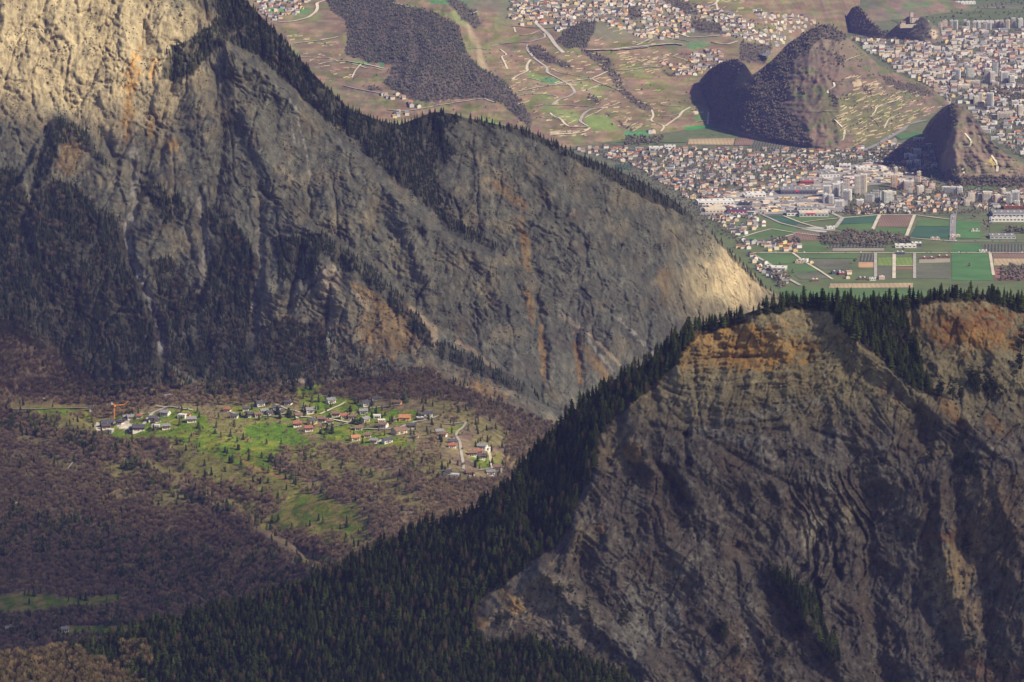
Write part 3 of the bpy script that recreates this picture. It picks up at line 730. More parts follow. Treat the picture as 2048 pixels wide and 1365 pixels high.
B_DARK = [[(1850,262),(1870,240),(1900,212),(1918,222),(1905,260),(1890,300),(1875,330),(1862,290)],[(1880,348),(1925,330),(1935,345),(1900,352)],[(1972,285),(1990,300),(1985,312),(1970,300)],[(1930,310),(1955,330),(1948,345),(1930,325)],[(1895,352),(2080,355),(2080,372),(1895,372)]]
def color_B(X, Y):
    c, _, _ = cellcolor(X, Y, 30, 9, VPAL, 6, 0.5)
    C = mix(c.astype(float), (0.20,0.16,0.11), 0.4 * np.ones(X.shape))
    C = mix(C, (0.40,0.33,0.10), blob(X, Y, 1985, 325, 9, 9, 0, 0.4, 9, 3) * 0.8)
    f = inany(X + 5 * fbm(X / 12, Y / 12, 3, 128), Y + 4 * fbm(X / 12, Y / 12, 3, 129), B_DARK)
    return mix(C, (0.075,0.065,0.05), f * 0.9)
HB = hill('small_wooded_hill', [(1845,264),(1860,240),(1885,216),(1905,206),(1925,212),(1945,230),(1965,258),(1985,285),(2010,308),(2048,328),(2100,345)],
    [(1845,266),(1870,302),(1880,350),(1900,370),(2000,374),(2100,374)], 0.7, color_B, 131)
def color_C(X, Y):
    C = np.zeros(X.shape + (3,)) + np.array((0.08, 0.07, 0.06))
    return mix(C, (0.2,0.17,0.1), smooth(1725, 1750, X + 10 * noise(X / 9, Y / 9)) * 0.7)  # shaded left flank put into the colour: dark left, lighter right
HC = hill('castle_rock', [(1680,50),(1692,34),(1704,16),(1714,12),(1722,16),(1735,38),(1755,55),(1775,66),(1795,72)], [(1680,52),(1700,66),(1730,72),(1760,78),(1795,80)], 0.8, color_C, 141, 0.6)
def color_D(X, Y):
    C = np.zeros(X.shape + (3,)) + np.array((0.13, 0.12, 0.08))
    C = mix(C, (0.42,0.33,0.24), blob(X, Y, 1868, 66, 9, 14, 0, 0.3, 8, 3))
    return mix(C, (0.07,0.075,0.05), smooth(0, 0.3, fbm(X / 12, Y / 12, 3, 5)) * 0.8)
HD = hill('church_rock', [(1780,62),(1800,46),(1815,34),(1832,30),(1850,36),(1862,48),(1876,52),(1886,80)], [(1780,64),(1800,78),(1830,84),(1860,88),(1886,84)], 0.8, color_D, 151, 0.6)
def color_E(X, Y):
    c, _, _ = cellcolor(X, Y, 26, 8, VPAL, 8, 0.4)
    return mix(c.astype(float), (0.10,0.15,0.06), smooth(0, 0.4, fbm(X / 40, Y / 20, 3, 6)) * 0.8)
HE = hill('far_low_hill', [(1560,20),(1600,-20),(1660,-60),(1740,-60),(1800,-20),(1900,0),(1960,20)], [(1560,22),(1640,40),(1720,44),(1800,40),(1900,26),(1960,22)], 0.25, color_E, 161, 0.8, 5)

# ------------------------------------------------------------------ valley floor
m, nt, b = new_mat('plain_ground')
n = texnoise(nt, 0.004, 6, 0.6); n2 = texnoise(nt, 0.05, 4, 0.7)
rp = nt.nodes.new('ShaderNodeValToRGB')
rp.color_ramp.elements[0].position = 0.36; rp.color_ramp.elements[0].color = (0.085, 0.13, 0.045, 1)
rp.color_ramp.elements[1].position = 0.64; rp.color_ramp.elements[1].color = (0.15, 0.15, 0.085, 1)
nt.links.new(n, rp.inputs[0])
nt.links.new(mulcol(nt, rp.outputs[0], mapr(nt, n2, 0.3, 0.7, 0.7, 1.3)), b.inputs['Base Color'])
def poly_sheet(name, pts3, mat, kind='structure', label=None):
    me = bpy.data.meshes.new(name)
    me.from_pydata([tuple(p) for p in pts3], [], [list(range(len(pts3)))])
    me.materials.append(mat)
    o = bpy.data.objects.new(name, me); COL.objects.link(o); o['kind'] = kind
    return o
poly_sheet('valley_floor', [(-30000, -9000, -0.5), (30000, -9000, -0.5), (30000, 55000, -0.5), (-30000, 55000, -0.5)], m)

# ================================================================== AIR AND CLOUDS
def box_mesh(name, x0, x1, y0, y1, z0, z1):
    me = bpy.data.meshes.new(name)
    v = [(x, y, z) for z in (z0, z1) for y in (y0, y1) for x in (x0, x1)]
    f = [(0, 2, 3, 1), (4, 5, 7, 6), (0, 1, 5, 4), (2, 6, 7, 3), (0, 4, 6, 2), (1, 3, 7, 5)]
    me.from_pydata(v, [], f)
    return me
hz = box_mesh('haze', -31000, 31000, -9500, 56000, -60, 1850)
hm = bpy.data.materials.new('haze'); hm.use_nodes = True
hn = hm.node_tree; hn.nodes.clear()
pv = hn.nodes.new('ShaderNodeVolumePrincipled')
pv.inputs['Density'].default_value = HAZE_DENSITY
pv.inputs['Color'].default_value = HAZE_COLOR + (1,)
pv.inputs['Anisotropy'].default_value = 0.1
ho = hn.nodes.new('ShaderNodeOutputMaterial'); hn.links.new(pv.outputs[0], ho.inputs['Volume'])
hz.materials.append(hm)
haze = bpy.data.objects.new('haze', hz); COL.objects.link(haze); haze['kind'] = 'stuff'
haze['label'] = 'thin blue haze filling the air of the valley'

def shade_map(X, Y, layer):
    """how much cloud stands between the sun and this piece of ground (0 none, 1 thick)"""
    if layer == 'R':
        s = 0.80 + 0 * X
        s = s + 0.12 * blob(X, Y, 1230, 740, 330, 110, -38, 0.2, 60, 12)
        s = s - 0.36 * blob(X, Y, 1480, 690, 190, 90, 0, 0.2, 60, 1)
        s = s - 0.22 * blob(X, Y, 1920, 640, 130, 50, 0, 0.2, 60, 2)
        s = s - 0.25 * blob(X, Y, 60, 1340, 230, 70, 0, 0.3, 60, 13)
        s = s - 0.12 * blob(X, Y, 550, 1300, 420, 120, -12, 0.4, 60, 14)
        s = s - 0.28 * blob(X, Y, 1060, 1190, 130, 70, 0, 0.2, 60, 3)
        return s
    s = 0.72 - 0.10 * smooth(760, 800, Y)
    s = s + 0.08 * smooth(850, 1000, X) * (Y < 780)
    s = s - 0.72 * blob(X, Y, 110, 70, 320, 170, 8, 0.25, 80, 4)
    s = s - 0.85 * blob(X, Y, 1470, 560, 95, 110, 30, 0.25, 60, 5)
    s = s + 0.12 * blob(X, Y, 820, 300, 120, 80, 20, 0.2, 60, 6)
    s = s + 0.10 * smooth(380, 520, Y) * (X < 600)
    s = s - 0.80 * blob(X, Y, 560, 850, 430, 66, 5, 0.25, 60, 7)
    s = s - 0.50 * blob(X, Y, 960, 915, 90, 60, 20, 0.2, 60, 8)
    s = s - 0.34 * blob(X, Y, 680, 1000, 330, 110, 12, 0.3, 70, 9)
    s = s - 0.30 * blob(X, Y, 220, 930, 260, 80, 25, 0.3, 70, 10)
    s = s + 0.20 * smooth(1040, 1120, Y) * (X < 560)
    return np.clip(s, 0, 0.92)

def make_clouds():
    zc = 2750.0; cell = 26.0
    x0, x1, y0, y1 = 200.0, 3700.0, 1700.0, 9000.0
    nx, ny = int((x1 - x0) / cell), int((y1 - y0) / cell)
    acc = np.zeros((ny, nx)); wt = np.zeros((ny, nx)) + 1e-6
    for L, tag_ in ((RG, 'R'), (LM, 'L')):
        i = slice(0, None, 4); X = L.X[i, i]; Y = L.Y[i, i]; D = L.D[i, i]
        if tag_ == 'L':
            ok = (Y < 1320)
        else:
            ok = np.ones(X.shape, bool)
        p = P(X, Y, D)[ok]; s = shade_map(X, Y, tag_)[ok]
        t = (zc - p[:, 2]) / SUN[2]
        q = p + t[:, None] * SUN
        jx = ((q[:, 0] - x0) / cell).astype(int); jy = ((q[:, 1] - y0) / cell).astype(int)
        k = (jx >= 0) & (jx < nx) & (jy >= 0) & (jy < ny)
        np.add.at(acc, (jy[k], jx[k]), s[k]); np.add.at(wt, (jy[k], jx[k]), 1.0)
    # let every value spread to its neighbours
    def blur(a, n):
        for _ in range(n):
            a = (np.roll(a, 1, 0) + np.roll(a, -1, 0) + 2 * a) / 4
            a = (np.roll(a, 1, 1) + np.roll(a, -1, 1) + 2 * a) / 4
        return a
    A1, W1 = blur(acc, 3), blur(wt, 3); A2, W2 = blur(acc, 50), blur(wt, 50)
    val = np.where(W1 > 0.05, A1 / (W1 + 1e-9), A2 / (W2 + 1e-9))
    gx, gy = np.meshgrid(x0 + (np.arange(nx) + .5) * cell, y0 + (np.arange(ny) + .5) * cell)
    edge = smooth(0, 260, np.minimum(np.minimum(gx - x0, x1 - gx), np.minimum(gy - y0, y1 - gy)))
    val = np.clip(val * edge, 0, 0.95)
    val = val * (0.93 + 0.10 * fbm(gx / 120, gy / 120, 3, 201))
    th = 150 * val * (0.8 + 0.5 * fbm(gx / 260, gy / 260, 4, 202))
    V = []; Cc = []
    top = np.stack([gx, gy, zc + th], -1); bot = np.stack([gx, gy, zc - 0.35 * th], -1)
    a = 1 - np.sqrt(1 - np.clip(val, 0, 0.95))
    Ca = np.stack([a, a, a], -1)
    cm = bpy.data.materials.new('cloud'); cm.use_nodes = True
    nt = cm.node_tree; nt.nodes.clear()
    at = nt.nodes.new('ShaderNodeAttribute'); at.attribute_name = 'Col'
    tr = nt.nodes.new('ShaderNodeBsdfTransparent'); tl = nt.nodes.new('ShaderNodeBsdfTranslucent'); df = nt.nodes.new('ShaderNodeBsdfDiffuse')
    for n_ in (tl, df): n_.inputs[0].default_value = (0.9, 0.92, 0.97, 1)
    m1 = nt.nodes.new('ShaderNodeMixShader'); m1.inputs[0].default_value = 0.5
    m2 = nt.nodes.new('ShaderNodeMixShader'); out = nt.nodes.new('ShaderNodeOutputMaterial')
    nt.links.new(df.outputs[0], m1.inputs[1]); nt.links.new(tl.outputs[0], m1.inputs[2])
    nt.links.new(at.outputs['Fac'], m2.inputs[0]); nt.links.new(tr.outputs[0], m2.inputs[1]); nt.links.new(m1.outputs[0], m2.inputs[2])
    nt.links.new(m2.outputs[0], out.inputs[0])
    full = np.concatenate([top, bot[::-1]], 0); fc = np.concatenate([Ca, Ca[::-1]], 0)
    o = mesh_grid('cloud', full, fc, cm, kind='stuff')
    o['label'] = 'broken low cloud drifting over the ridges and shading them'
make_clouds()

# ================================================================== SURFACES ON THE PLAIN
def sheet(px_pts, mat, off, name):
    P3 = [FLOOR.at(x, y, off)[0] for x, y in px_pts]
    return poly_sheet(name, P3, mat)

def field_mat(name, col, rows=0.0, rowamp=0.35, ang=0.0, var=0.22):
    if name in MATS:
        return MATS[name]
    m, nt, b = new_mat(name)
    n = texnoise(nt, 0.012, 5, 0.6)
    f = mapr(nt, n, 0.3, 0.7, 1 - var, 1 + var)
    if rows:
        tc = nt.nodes.new('ShaderNodeTexCoord'); mp = nt.nodes.new('ShaderNodeMapping')
        mp.inputs['Rotation'].default_value = (0, 0, ang)
        w = nt.nodes.new('ShaderNodeTexWave'); w.inputs['Scale'].default_value = rows
        w.inputs['Distortion'].default_value = 1.5; w.inputs['Detail'].default_value = 2
        nt.links.new(tc.outputs['Object'], mp.inputs[0]); nt.links.new(mp.outputs[0], w.inputs[0])
        f = mathn(nt, 'MULTIPLY', f, mapr(nt, w.outputs[1], 0, 1, 1 - rowamp, 1 + rowamp))
    nt.links.new(mulcol(nt, tuple(col), f), b.inputs['Base Color'])
    MATS[name] = m
    return m
FM = {
 'g': field_mat('meadow_green', (0.085, 0.150, 0.045), 0, 0),
 'b': field_mat('bright_green', (0.072, 0.165, 0.05), 0, 0),
 'd': field_mat('dark_green', (0.045, 0.105, 0.06)),
 'o': field_mat('olive_green', (0.105, 0.135, 0.05), 0, 0),
 'p': field_mat('ploughed', (0.20, 0.135, 0.10), 0.05, 0.22),
 'v': field_mat('orchard', (0.115, 0.12, 0.075), 0.035, 0.5, 0.9),
 'k': field_mat('vine_rows', (0.095, 0.10, 0.07), 0.04, 0.5, 0.1),
 's': field_mat('stubble', (0.36, 0.28, 0.17), 0.03, 0.12),
 'r': field_mat('red_soil', (0.23, 0.12, 0.08)),
 'n': field_mat('sand', (0.45, 0.28, 0.16)),
 'a': field_mat('gravel_lot', (0.46, 0.44, 0.40)),
 'l': field_mat('light_green', (0.16, 0.23, 0.05), 0.03, 0.1),
 'e': field_mat('grey_strip', (0.28, 0.25, 0.19)),
 't': field_mat('town_ground', (0.12, 0.13, 0.075), 0, 0, 0, 0.45),
 'c': field_mat('concrete', (0.27, 0.26, 0.24), 0, 0, 0, 0.3),
}
FIELDS = [
 ('t',[(1120,286),(1300,290),(1640,298),(1700,300),(1760,290),(1850,268),(1880,350),(1900,368),(2200,370),(2250,430),(1830,431),(1700,432),(1560,432),(1440,455),(1500,500),(1300,500),(1100,330)]),
 ('t',[(1700,60),(1750,76),(2100,40),(2200,340),(2010,306),(1960,252),(1905,200),(1900,204),(1870,178),(1800,145),(1740,105),(1690,62)]),
 ('o',[(1400,432),(1530,432),(1600,470),(1740,470),(1830,470),(1830,480),(2100,480),(2150,600),(1500,620),(1440,480)]),
 ('d',[(1523,432),(1562,433),(1601,446),(1587,453),(1552,443),(1528,436)]),
 ('g',[(1567,433),(1669,432),(1679,438),(1605,445)]),
 ('o',[(1605,446),(1679,439),(1668,457),(1634,455),(1614,450)]),
 ('g',[(1544,446),(1595,456),(1583,466),(1548,458)]),
 ('g',[(1550,460),(1587,468),(1542,480),(1526,485),(1478,478)]),
 ('p',[(1593,462),(1661,472),(1634,481),(1548,480),(1587,469)]),
 ('a',[(1601,458),(1630,453),(1655,457),(1661,466),(1634,464)]),
 ('d',[(1685,437),(1759,431),(1752,446),(1680,449)]),
 ('g',[(1680,449.5),(1752,446.5),(1741,466),(1692,464),(1673,458)]),
 ('p',[(1761,431),(1829,431),(1819,455),(1754,454)]),
 ('g',[(1753,455.5),(1819,455.5),(1813,472),(1742,468)]),
 ('g',[(1836,441),(1900,441),(1900,453),(1832,453)]),
 ('d',[(1832,453.5),(1900,453.5),(1900,477),(1819,475)]),
 ('b',[(1911,443),(1960,444),(1963,477),(1909,477)]),
 ('o',[(1979,448),(2100,448),(2100,468),(1979,467)]),
 ('o',[(1848,490),(1904,489),(1904,506),(1843,506)]),
 ('b',[(1906,489),(1962,489),(1970,506),(1904.5,506)]),
 ('k',[(1964,489),(2110,489),(2110,506.5),(1972,506.5)]),
 ('k',[(1720,509),(1750,509),(1750,524),(1720,524)]),
 ('n',[(1717,525),(1747,525),(1747,536),(1717,536)]),
 ('o',[(1717,538),(1750,538),(1749,557),(1714,557)]),
 ('l',[(1756,516),(1786,516),(1786,532),(1755,532)]),
 ('v',[(1754,533),(1786,533),(1786,558),(1754,558)]),
 ('l',[(1792,516),(1827,516),(1826,532),(1792,532)]),
 ('r',[(1793,535),(1826,535),(1826,540),(1793,540)]),
 ('o',[(1792,541),(1827,541),(1827,558),(1792,558)]),
 ('v',[(1831,530),(1900,530),(1900,558),(1831,558)]),
 ('e',[(1838,518),(1900,518),(1900,526),(1838,527)]),
 ('b',[(1903,508),(1979,508),(1985,562),(1904,562)]),
 ('p',[(1985,508),(2110,508),(2110,517),(1986,517)]),
 ('s',[(1987,518),(2110,518),(2110,532),(1988,532)]),
 ('r',[(1989,536),(2110,536),(2110,562),(1990,562)]),
 ('s',[(1660,568),(1826,567),(1826,576),(1658,577)]),
 ('g',[(1560,579),(1830,578),(1900,598),(1560,600)]),
 ('g',[(1505,508),(1584,508),(1603,521),(1583,527),(1540,531)]),
 ('g',[(1550,534),(1620,529),(1640,542),(1587,552),(1583,556)]),
 ('v',[(1612,519),(1698,519),(1700,540),(1645,541)]),
 ('g',[(1590,509),(1715,509),(1712,518),(1608,518)]),
 ('v',[(1585,548),(1640,546),(1658,558),(1600,560)]),
 ('g',[(1614,489),(1648,489),(1648,505),(1600,505)]),
 ('e',[(1665,497.5),(1768,497.5),(1768,503),(1665,503)]),
 ('k',[(1660,488),(1770,488),(1772,496),(1660,497)]),
 ('s',[(1377,279),(1470,277),(1466,291),(1376,290)]),
 ('p',[(1472,277),(1512,277),(1506,292),(1468,292)]),
 ('o',[(1270,277),(1374,277),(1373,286),(1230,286)]),
 ('k',[(1510,278),(1610,296),(1600,302),(1500,296)]),
 ('b',[(1790,272),(1840,264),(1850,272),(1800,280)]),
 ('b',[(2014,274),(2110,276),(2110,292),(2014,288)]),
 ('d',[(2040,300),(2110,300),(2110,318),(2040,312)]),
 ('g',[(1860,330),(1880,340),(1875,355),(1850,345)]),
 ('g',[(1944,372),(2000,376),(1990,382),(1930,380)]),
 ('a',[(1556,402),(1578,402),(1586,415),(1558,417)]),
 ('c',[(1430,384),(1560,388),(1700,395),(1690,425),(1560,430),(1400,432),(1400,410)]),
 ('c',[(1560,388),(1620,345),(1740,325),(1860,358),(1830,364),(1740,372),(1640,392)]),
 ('o',[(1690,2),(1900,20),(2100,14),(2100,40),(1880,52),(1800,48)]),
 ('o',[(1790,-30),(2100,-40),(2100,-5),(1790,0)]),
 ('g',[(1440,-40),(1680,-40),(1700,0),(1640,40),(1560,30)]),
 ('d',[(1230,330),(1262,332),(1258,340),(1232,338)]),
 ('r',[(1950,135),(1985,120),(2010,122),(1975,140),(1955,142)]),
]
for i, (k, pts) in enumerate(FIELDS):
    sheet(pts, FM[k], 0.05 + 0.02 * i, 'field' if k not in 'tca' else 'ground')
lake_m, nt, b = new_mat('lake_water'); b.inputs['Base Color'].default_value = (0.05, 0.09, 0.12, 1); b.inputs['Roughness'].default_value = 0.15; b.inputs['Specular IOR Level'].default_value = 0.5

# ------------------------------------------------------------------ roads, tracks, walls
ROADM = flat_mat('asphalt', (0.24, 0.235, 0.225), 0.9, 0.15)
TRACKM = flat_mat('pale_track', (0.52, 0.47, 0.37), 0.95, 0.2)
GREYM = flat_mat('grey_track', (0.36, 0.34, 0.30), 0.95, 0.2)
def ribbon(layer, pts, width, mat, name='road', off=1.3, wob=0.8, kind='structure'):
    P2 = []
    for (x1, y1), (x2, y2) in zip(pts[:-1], pts[1:]):
        n = max(2, int(math.hypot(x2 - x1, y2 - y1) / 3))
        for k in range(n):
            t = k / n; P2.append((x1 + (x2 - x1) * t, y1 + (y2 - y1) * t))
    P2.append(pts[-1])
    P2 = np.array(P2)
    if wob and layer is not FLOOR:
        P2[:, 1] += wob * noise(P2[:, 0] / 14, P2[:, 1] / 14, 3)
    c = layer.at(P2[:, 0], P2[:, 1], off)
    c2 = c.copy()
    for _ in range(2 if layer is not FLOOR else 1):   # ease the bends
        c2[1:-1] = (c[:-2] + 2 * c[1:-1] + c[2:]) / 4; c = c2.copy()
    d = np.gradient(c[:, :2], axis=0); L = np.hypot(d[:, 0], d[:, 1])[:, None] + 1e-6
    nrm = np.c_[-d[:, 1:2], d[:, :1]] / L * width / 2
    a = c.copy(); a[:, :2] += nrm; bb = c.copy(); bb[:, :2] -= nrm
    n = len(c)
    v = np.concatenate([a, bb], 0)
    if layer is not FLOOR:
        v[:, 2] += 0.2
    f = [(i, i + 1, n + i + 1, n + i) for i in range(n - 1)]
    me = bpy.data.meshes.new(name); me.from_pydata([tuple(p) for p in v], [], f); me.materials.append(mat)
    o = bpy.data.objects.new(name, me); COL.objects.link(o); o['kind'] = kind
    return o
T = TRACKM; A_ = ROADM; G_ = GREYM
ROADS_H = [
 ([(1024,160),(1037,151),(1057,143),(1052,137),(1055,129),(1061,121)],7,T),([(1037,184),(1073,176),(1103,172),(1137,164),(1159,161),(1183,159),(1215,144)],7,T),
 ([(1183,159),(1207,171),(1237,181)],7,T),([(1056,90),(1054,100),(1068,117),(1095,137),(1093,146),(1110,154),(1127,164),(1142,173),(1151,186),(1137,195),(1117,200),(1105,211)],8,G_),
 ([(1105,211),(1146,212),(1188,215)],5,T),([(1100,227),(1107,234),(1122,239),(1129,249),(1139,255),(1181,256),(1171,264),(1156,268),(1107,271)],7,T),
 ([(1207,217),(1181,220),(1168,227),(1159,244),(1176,254)],8,G_),([(1063,24),(1063,39),(1081,56),(1098,71),(1110,90),(1127,107)],12,G_),
 ([(1171,101),(1220,100),(1256,96),(1293,92),(1342,88),(1366,90)],22,T),([(1220,101),(1256,98),(1293,94)],22,T),([(1234,142),(1264,140),(1293,135),(1325,135)],7,T),
 ([(1303,221),(1308,234),(1300,242),(1330,254),(1322,264)],6,T),([(1381,215),(1364,225),(1359,234),(1344,244),(1330,254)],7,T),([(1417,226),(1415,250)],6,G_),
 ([(1273,92),(1300,79)],6,T),([(1000,100),(1015,111),(1002,114),(1007,122),(1015,139)],5,T),([(587,88),(632,83),(676,75)],8,T),([(637,130),(663,124),(696,124),(734,130),(767,138)],7,T),
 ([(556,46),(587,44),(617,36),(632,25),(636,15),(632,8),(653,1)],9,T),([(688,173),(734,183),(767,189)],6,G_),([(775,221),(805,223),(835,220),(881,211),(937,202),(968,198),(988,206)],7,T),
 ([(1063,24),(1090,8),(1130,-8)],8,G_),([(1023,54),(1100,57),(1060,57)],5,G_),([(1028,56),(1031,66)],5,T),([(1000,88),(1060,85),(1092,76),(1088,68)],6,G_),([(1090,58),(1160,52)],7,A_),
 ([(1330,58),(1380,76),(1420,74),(1460,69)],9,T),([(1422,86),(1455,90),(1475,83)],10,T),([(1380,24),(1430,10),(1440,-4)],7,T),([(1432,6),(1436,22),(1444,40)],6,T),([(1200,38),(1230,15)],6,G_),([(938,30),(955,24)],5,T),([(784,6),(820,15)],5,T),([(704,157),(712,140),(722,130)],4,T),([(1200,170),(1165,185)],4,T),([(1272,68),(1310,72),(1380,84)],6,G_)]
for pts, w, m_ in ROADS_H:
    ribbon(HF, pts, w, m_, 'road' if m_ is ROADM else 'track', 1.6)
for pts, w, m_ in (([(1667,167),(1671,174),(1654,182),(1656,188)],5,T),([(1620,224),(1648,224),(1681,224),(1693,215)],5,T),([(1740,235),(1750,225),(1751,217),(1769,209),(1794,202),(1800,194)],7,T),
                   ([(1742,237),(1752,246),(1759,256)],5,T),([(1658,243),(1667,236),(1695,228)],6,T),([(1670,240),(1690,262),(1686,282),(1672,284)],6,T),([(1768,258),(1776,240),(1800,228)],5,T),([(1680,130),(1700,118),(1730,110)],4,T)):
    ribbon(HA, pts, w, m_, 'track', 1.6)
for pts, w, m_ in (([(1930,268),(1944,285),(1940,295),(1930,296)],5,T),([(1983,312),(1996,330),(1994,345)],7,T),([(1925,338),(1928,348)],5,T)):
    ribbon(HB, pts, w, m_, 'track', 1.6)
ROADS_F = [
 ([(1855,241),(1843,243),(1814,250),(1804,262),(1770,280),(1760,288),(1719,305),(1690,318),(1665,325),(1600,362),(1548,392),(1500,420),(1470,428)],16,A_),
 ([(1719,333),(1665,365),(1611,395),(1600,405)],12,A_),([(1610,392),(1640,410),(1665,428),(1685,437)],11,G_),
 ([(1905,484),(1906,440),(1908,425),(1911,414),(1925,400),(1938,388),(1960,378)],15,A_),([(1982,447),(1982,420),(1983,392)],10,A_),
 ([(1505,507),(1720,507),(1900,506.6),(2110,507)],6,T),([(1751,507.5),(1751,558)],7,G_),([(1788.5,507.5),(1788,558)],8,T),([(1829,508),(1829,558)],7,G_),([(1980,507.5),(1987,552)],7,T),
 ([(1790,533.5),(1828,533)],6,T),([(1523,430),(1560,447),(1600,457),(1694,465)],7,G_),([(1567,433),(1600,446),(1630,455)],6,T),([(1605,446),(1640,441),(1685,437)],5,T),([(1685,437),(1670,457)],10,G_),
 ([(1759,431),(1742,467)],8,T),([(1829,431),(1813,473)],8,T),([(1478,478),(1515,466),(1544,459),(1590,467),(1650,474)],5,T),([(1585,507),(1610,525),(1640,543),(1665,560)],6,T),([(1545,481),(1590,469)],5,T),
 ([(1700,465),(1830,478),(1905,484),(2110,484)],7,G_),([(1685,437),(1760,431),(1830,431),(1900,440)],6,T),([(1660,398),(1620,405),(1560,395)],8,A_),([(1300,355),(1340,310),(1345,298)],9,G_),([(1400,327),(1425,300)],8,G_),([(1452,365),(1462,344)],6,G_),([(1474,330),(1500,312)],7,G_),
 ([(1560,330),(1600,300)],7,G_),([(1375,345),(1395,334)],6,G_),([(1490,385),(1480,392),(1440,420),(1415,440)],9,G_),([(1500,507),(1540,530),(1570,555),(1600,572)],8,G_),
 ([(1865,20),(1900,8),(1935,6)],9,T),([(1885,20),(1960,16),(2048,18),(2100,20)],10,G_),([(1830,-10),(1900,6),(1930,18)],9,G_),([(1893,160),(1898,200),(1896,215),(1893,235)],14,G_),([(1893,160),(1940,130),(1990,100),(2060,90)],8,G_),
 ([(1843,372),(1900,378),(1960,385)],6,G_),([(1740,340),(1770,362),(1800,375),(1870,382)],8,T)]
for i, (pts, w, m_) in enumerate(ROADS_F):
    ribbon(FLOOR, pts, w, m_, 'road' if m_ is not TRACKM else 'track', 1.45 + 0.012 * i, 0)
ROADS_V = [([(-60,818),(60,820),(130,818),(180,817)],4,G_),([(285,853),(298,836),(305,827),(325,819),(335,815),(350,816),(385,822)],5,G_),([(312,814),(335,816)],5,T),([(237,842),(262,831),(300,828)],4.5,T),
 ([(650,858),(675,853),(700,848),(712,830),(740,818),(800,811)],4.5,G_),([(700,858),(760,860),(790,860),(830,845),(850,842),(882,832)],4.5,G_),([(890,850),(915,848),(933,845),(925,858),(913,865),(913,875),(920,885),(922,905),(926,925),(927,940)],4,G_),
 ([(975,900),(981,915),(981,935),(1005,945)],4,T),([(600,835),(650,838),(690,845),(700,848)],5,T),([(550,810),(575,820),(600,826)],4,G_),([(460,825),(480,832),(540,834),(600,835)],4,G_),([(640,830),(680,812),(690,806)],4,T),([(920,945),(960,942),(1000,935)],5,G_),([(752,890),(770,878)],6,T),([(640,860),(655,857)],4,T),([(150,920),(120,960)],2,G_)]
for pts, w, m_ in ROADS_V:
    ribbon(LM, pts, w, m_, 'lane', 1.2, 0.5)
rt = random.Random(12); made = 0
while made < 30:
    x, y = rt.uniform(640, 1420), rt.uniform(60, 268)
    if y > crestL(x) - 25 and x < 1150: continue
    pts = [(x, y)]; sl = rt.uniform(-.35, .35); dr = rt.choice([-1, 1])
    for k in range(rt.randint(3, 6)):
        x += dr * rt.uniform(7, 18); y += rt.uniform(-2, 4) + sl * 9; pts.append((x, y))
    xs_ = np.array([q[0] for q in pts]); ys_ = np.array([q[1] for q in pts])
    if inany(xs_, ys_, H_FOREST).any() or (ys_ > footF(xs_) - 3).any() or (ys_ < 50).any(): continue
    ribbon(HF, pts, rt.choice([3.2, 4, 4.6]), T, 'track', 1.6, 1.4); made += 1
# dry-stone terrace walls in the vineyards: too many to count
def walls():
    rng = random.Random(5); V = []; Fc = []
    zones = [(HA,[(1690,150),(1860,195),(1880,215),(1800,262),(1700,295),(1660,240),(1690,200)],200,-0.35),(HF,[(1245,232),(1290,262),(1270,268),(1240,250)],16,-0.5),(HF,[(1230,105),(1340,105),(1330,135),(1250,138)],50,-0.15),
             (HF,[(1000,100),(1300,100),(1330,250),(1120,280),(1020,200)],170,-0.15),(HF,[(1400,-10),(1480,-10),(1480,35),(1420,30)],26,-0.2),(HF,[(560,60),(690,90),(720,180),(650,160)],50,0.0),(HF,[(1160,50),(1340,60),(1330,90),(1190,90)],26,-0.3),(HB,[(1950,280),(2040,340),(1960,350)],10,0.1)]
    for L, poly, n, sl in zones:
        xs = [p[0] for p in poly]; ys = [p[1] for p in poly]; c = 0; tries = 0
        while c < n and tries < n * 30:
            tries += 1
            x = rng.uniform(min(xs), max(xs)); y = rng.uniform(min(ys), max(ys))
            if not inpoly([x], [y], poly)[0]: continue
            c += 1
            ln = rng.uniform(4, 13); s = sl + rng.uniform(-0.25, 0.2); k = 5
            px = np.linspace(x, x + ln, k); py = y + (px - x) * s + rng.uniform(-1, 1) * np.linspace(0, 1, k) ** 2
            b = L.at(px, py, -0.5); h = rng.uniform(1.2, 2.4); b[:, 1] -= 1.5
            o = len(V)
            for q in b: V.append((q[0], q[1], q[2]))
            for q in b: V.append((q[0], q[1], q[2] + h))
            for q in b: V.append((q[0], q[1] + 3, q[2] + h + .2))
            for i in range(k - 1):
                Fc.append((o + i, o + i + 1, o + k + i + 1, o + k + i)); Fc.append((o + k + i, o + k + i + 1, o + 2 * k + i + 1, o + 2 * k + i))
    me = bpy.data.meshes.new('terrace_walls'); me.from_pydata(V, [], Fc); me.materials.append(flat_mat('dry_stone', (0.42, 0.34, 0.21), 0.95, 0.3))
    o = bpy.data.objects.new('terrace_walls', me); COL.objects.link(o); o['kind'] = 'stuff'
    o['label'] = 'pale dry-stone terrace walls stepping across the far vineyards'
walls()
# the little lake behind the vineyard hill
zl = HF.at(1530, 103)[0]
th = np.linspace(0, 2 * np.pi, 30)[:-1]
lk = np.array([(1531 + 14 * math.cos(t) * (1 + .15 * math.sin(3 * t)), 106 + 6 * math.sin(t)) for t in th])
Yl = zl[1]
pl = P(lk[:, 0], lk[:, 1], Yl); zlev = zl[2] + 3
pts3 = []
for x, y in lk:
    Yq = (H - zlev) / tandep(y); q = P(x, y, Yq); pts3.append(tuple(q))
poly_sheet('lake', pts3, lake_m)

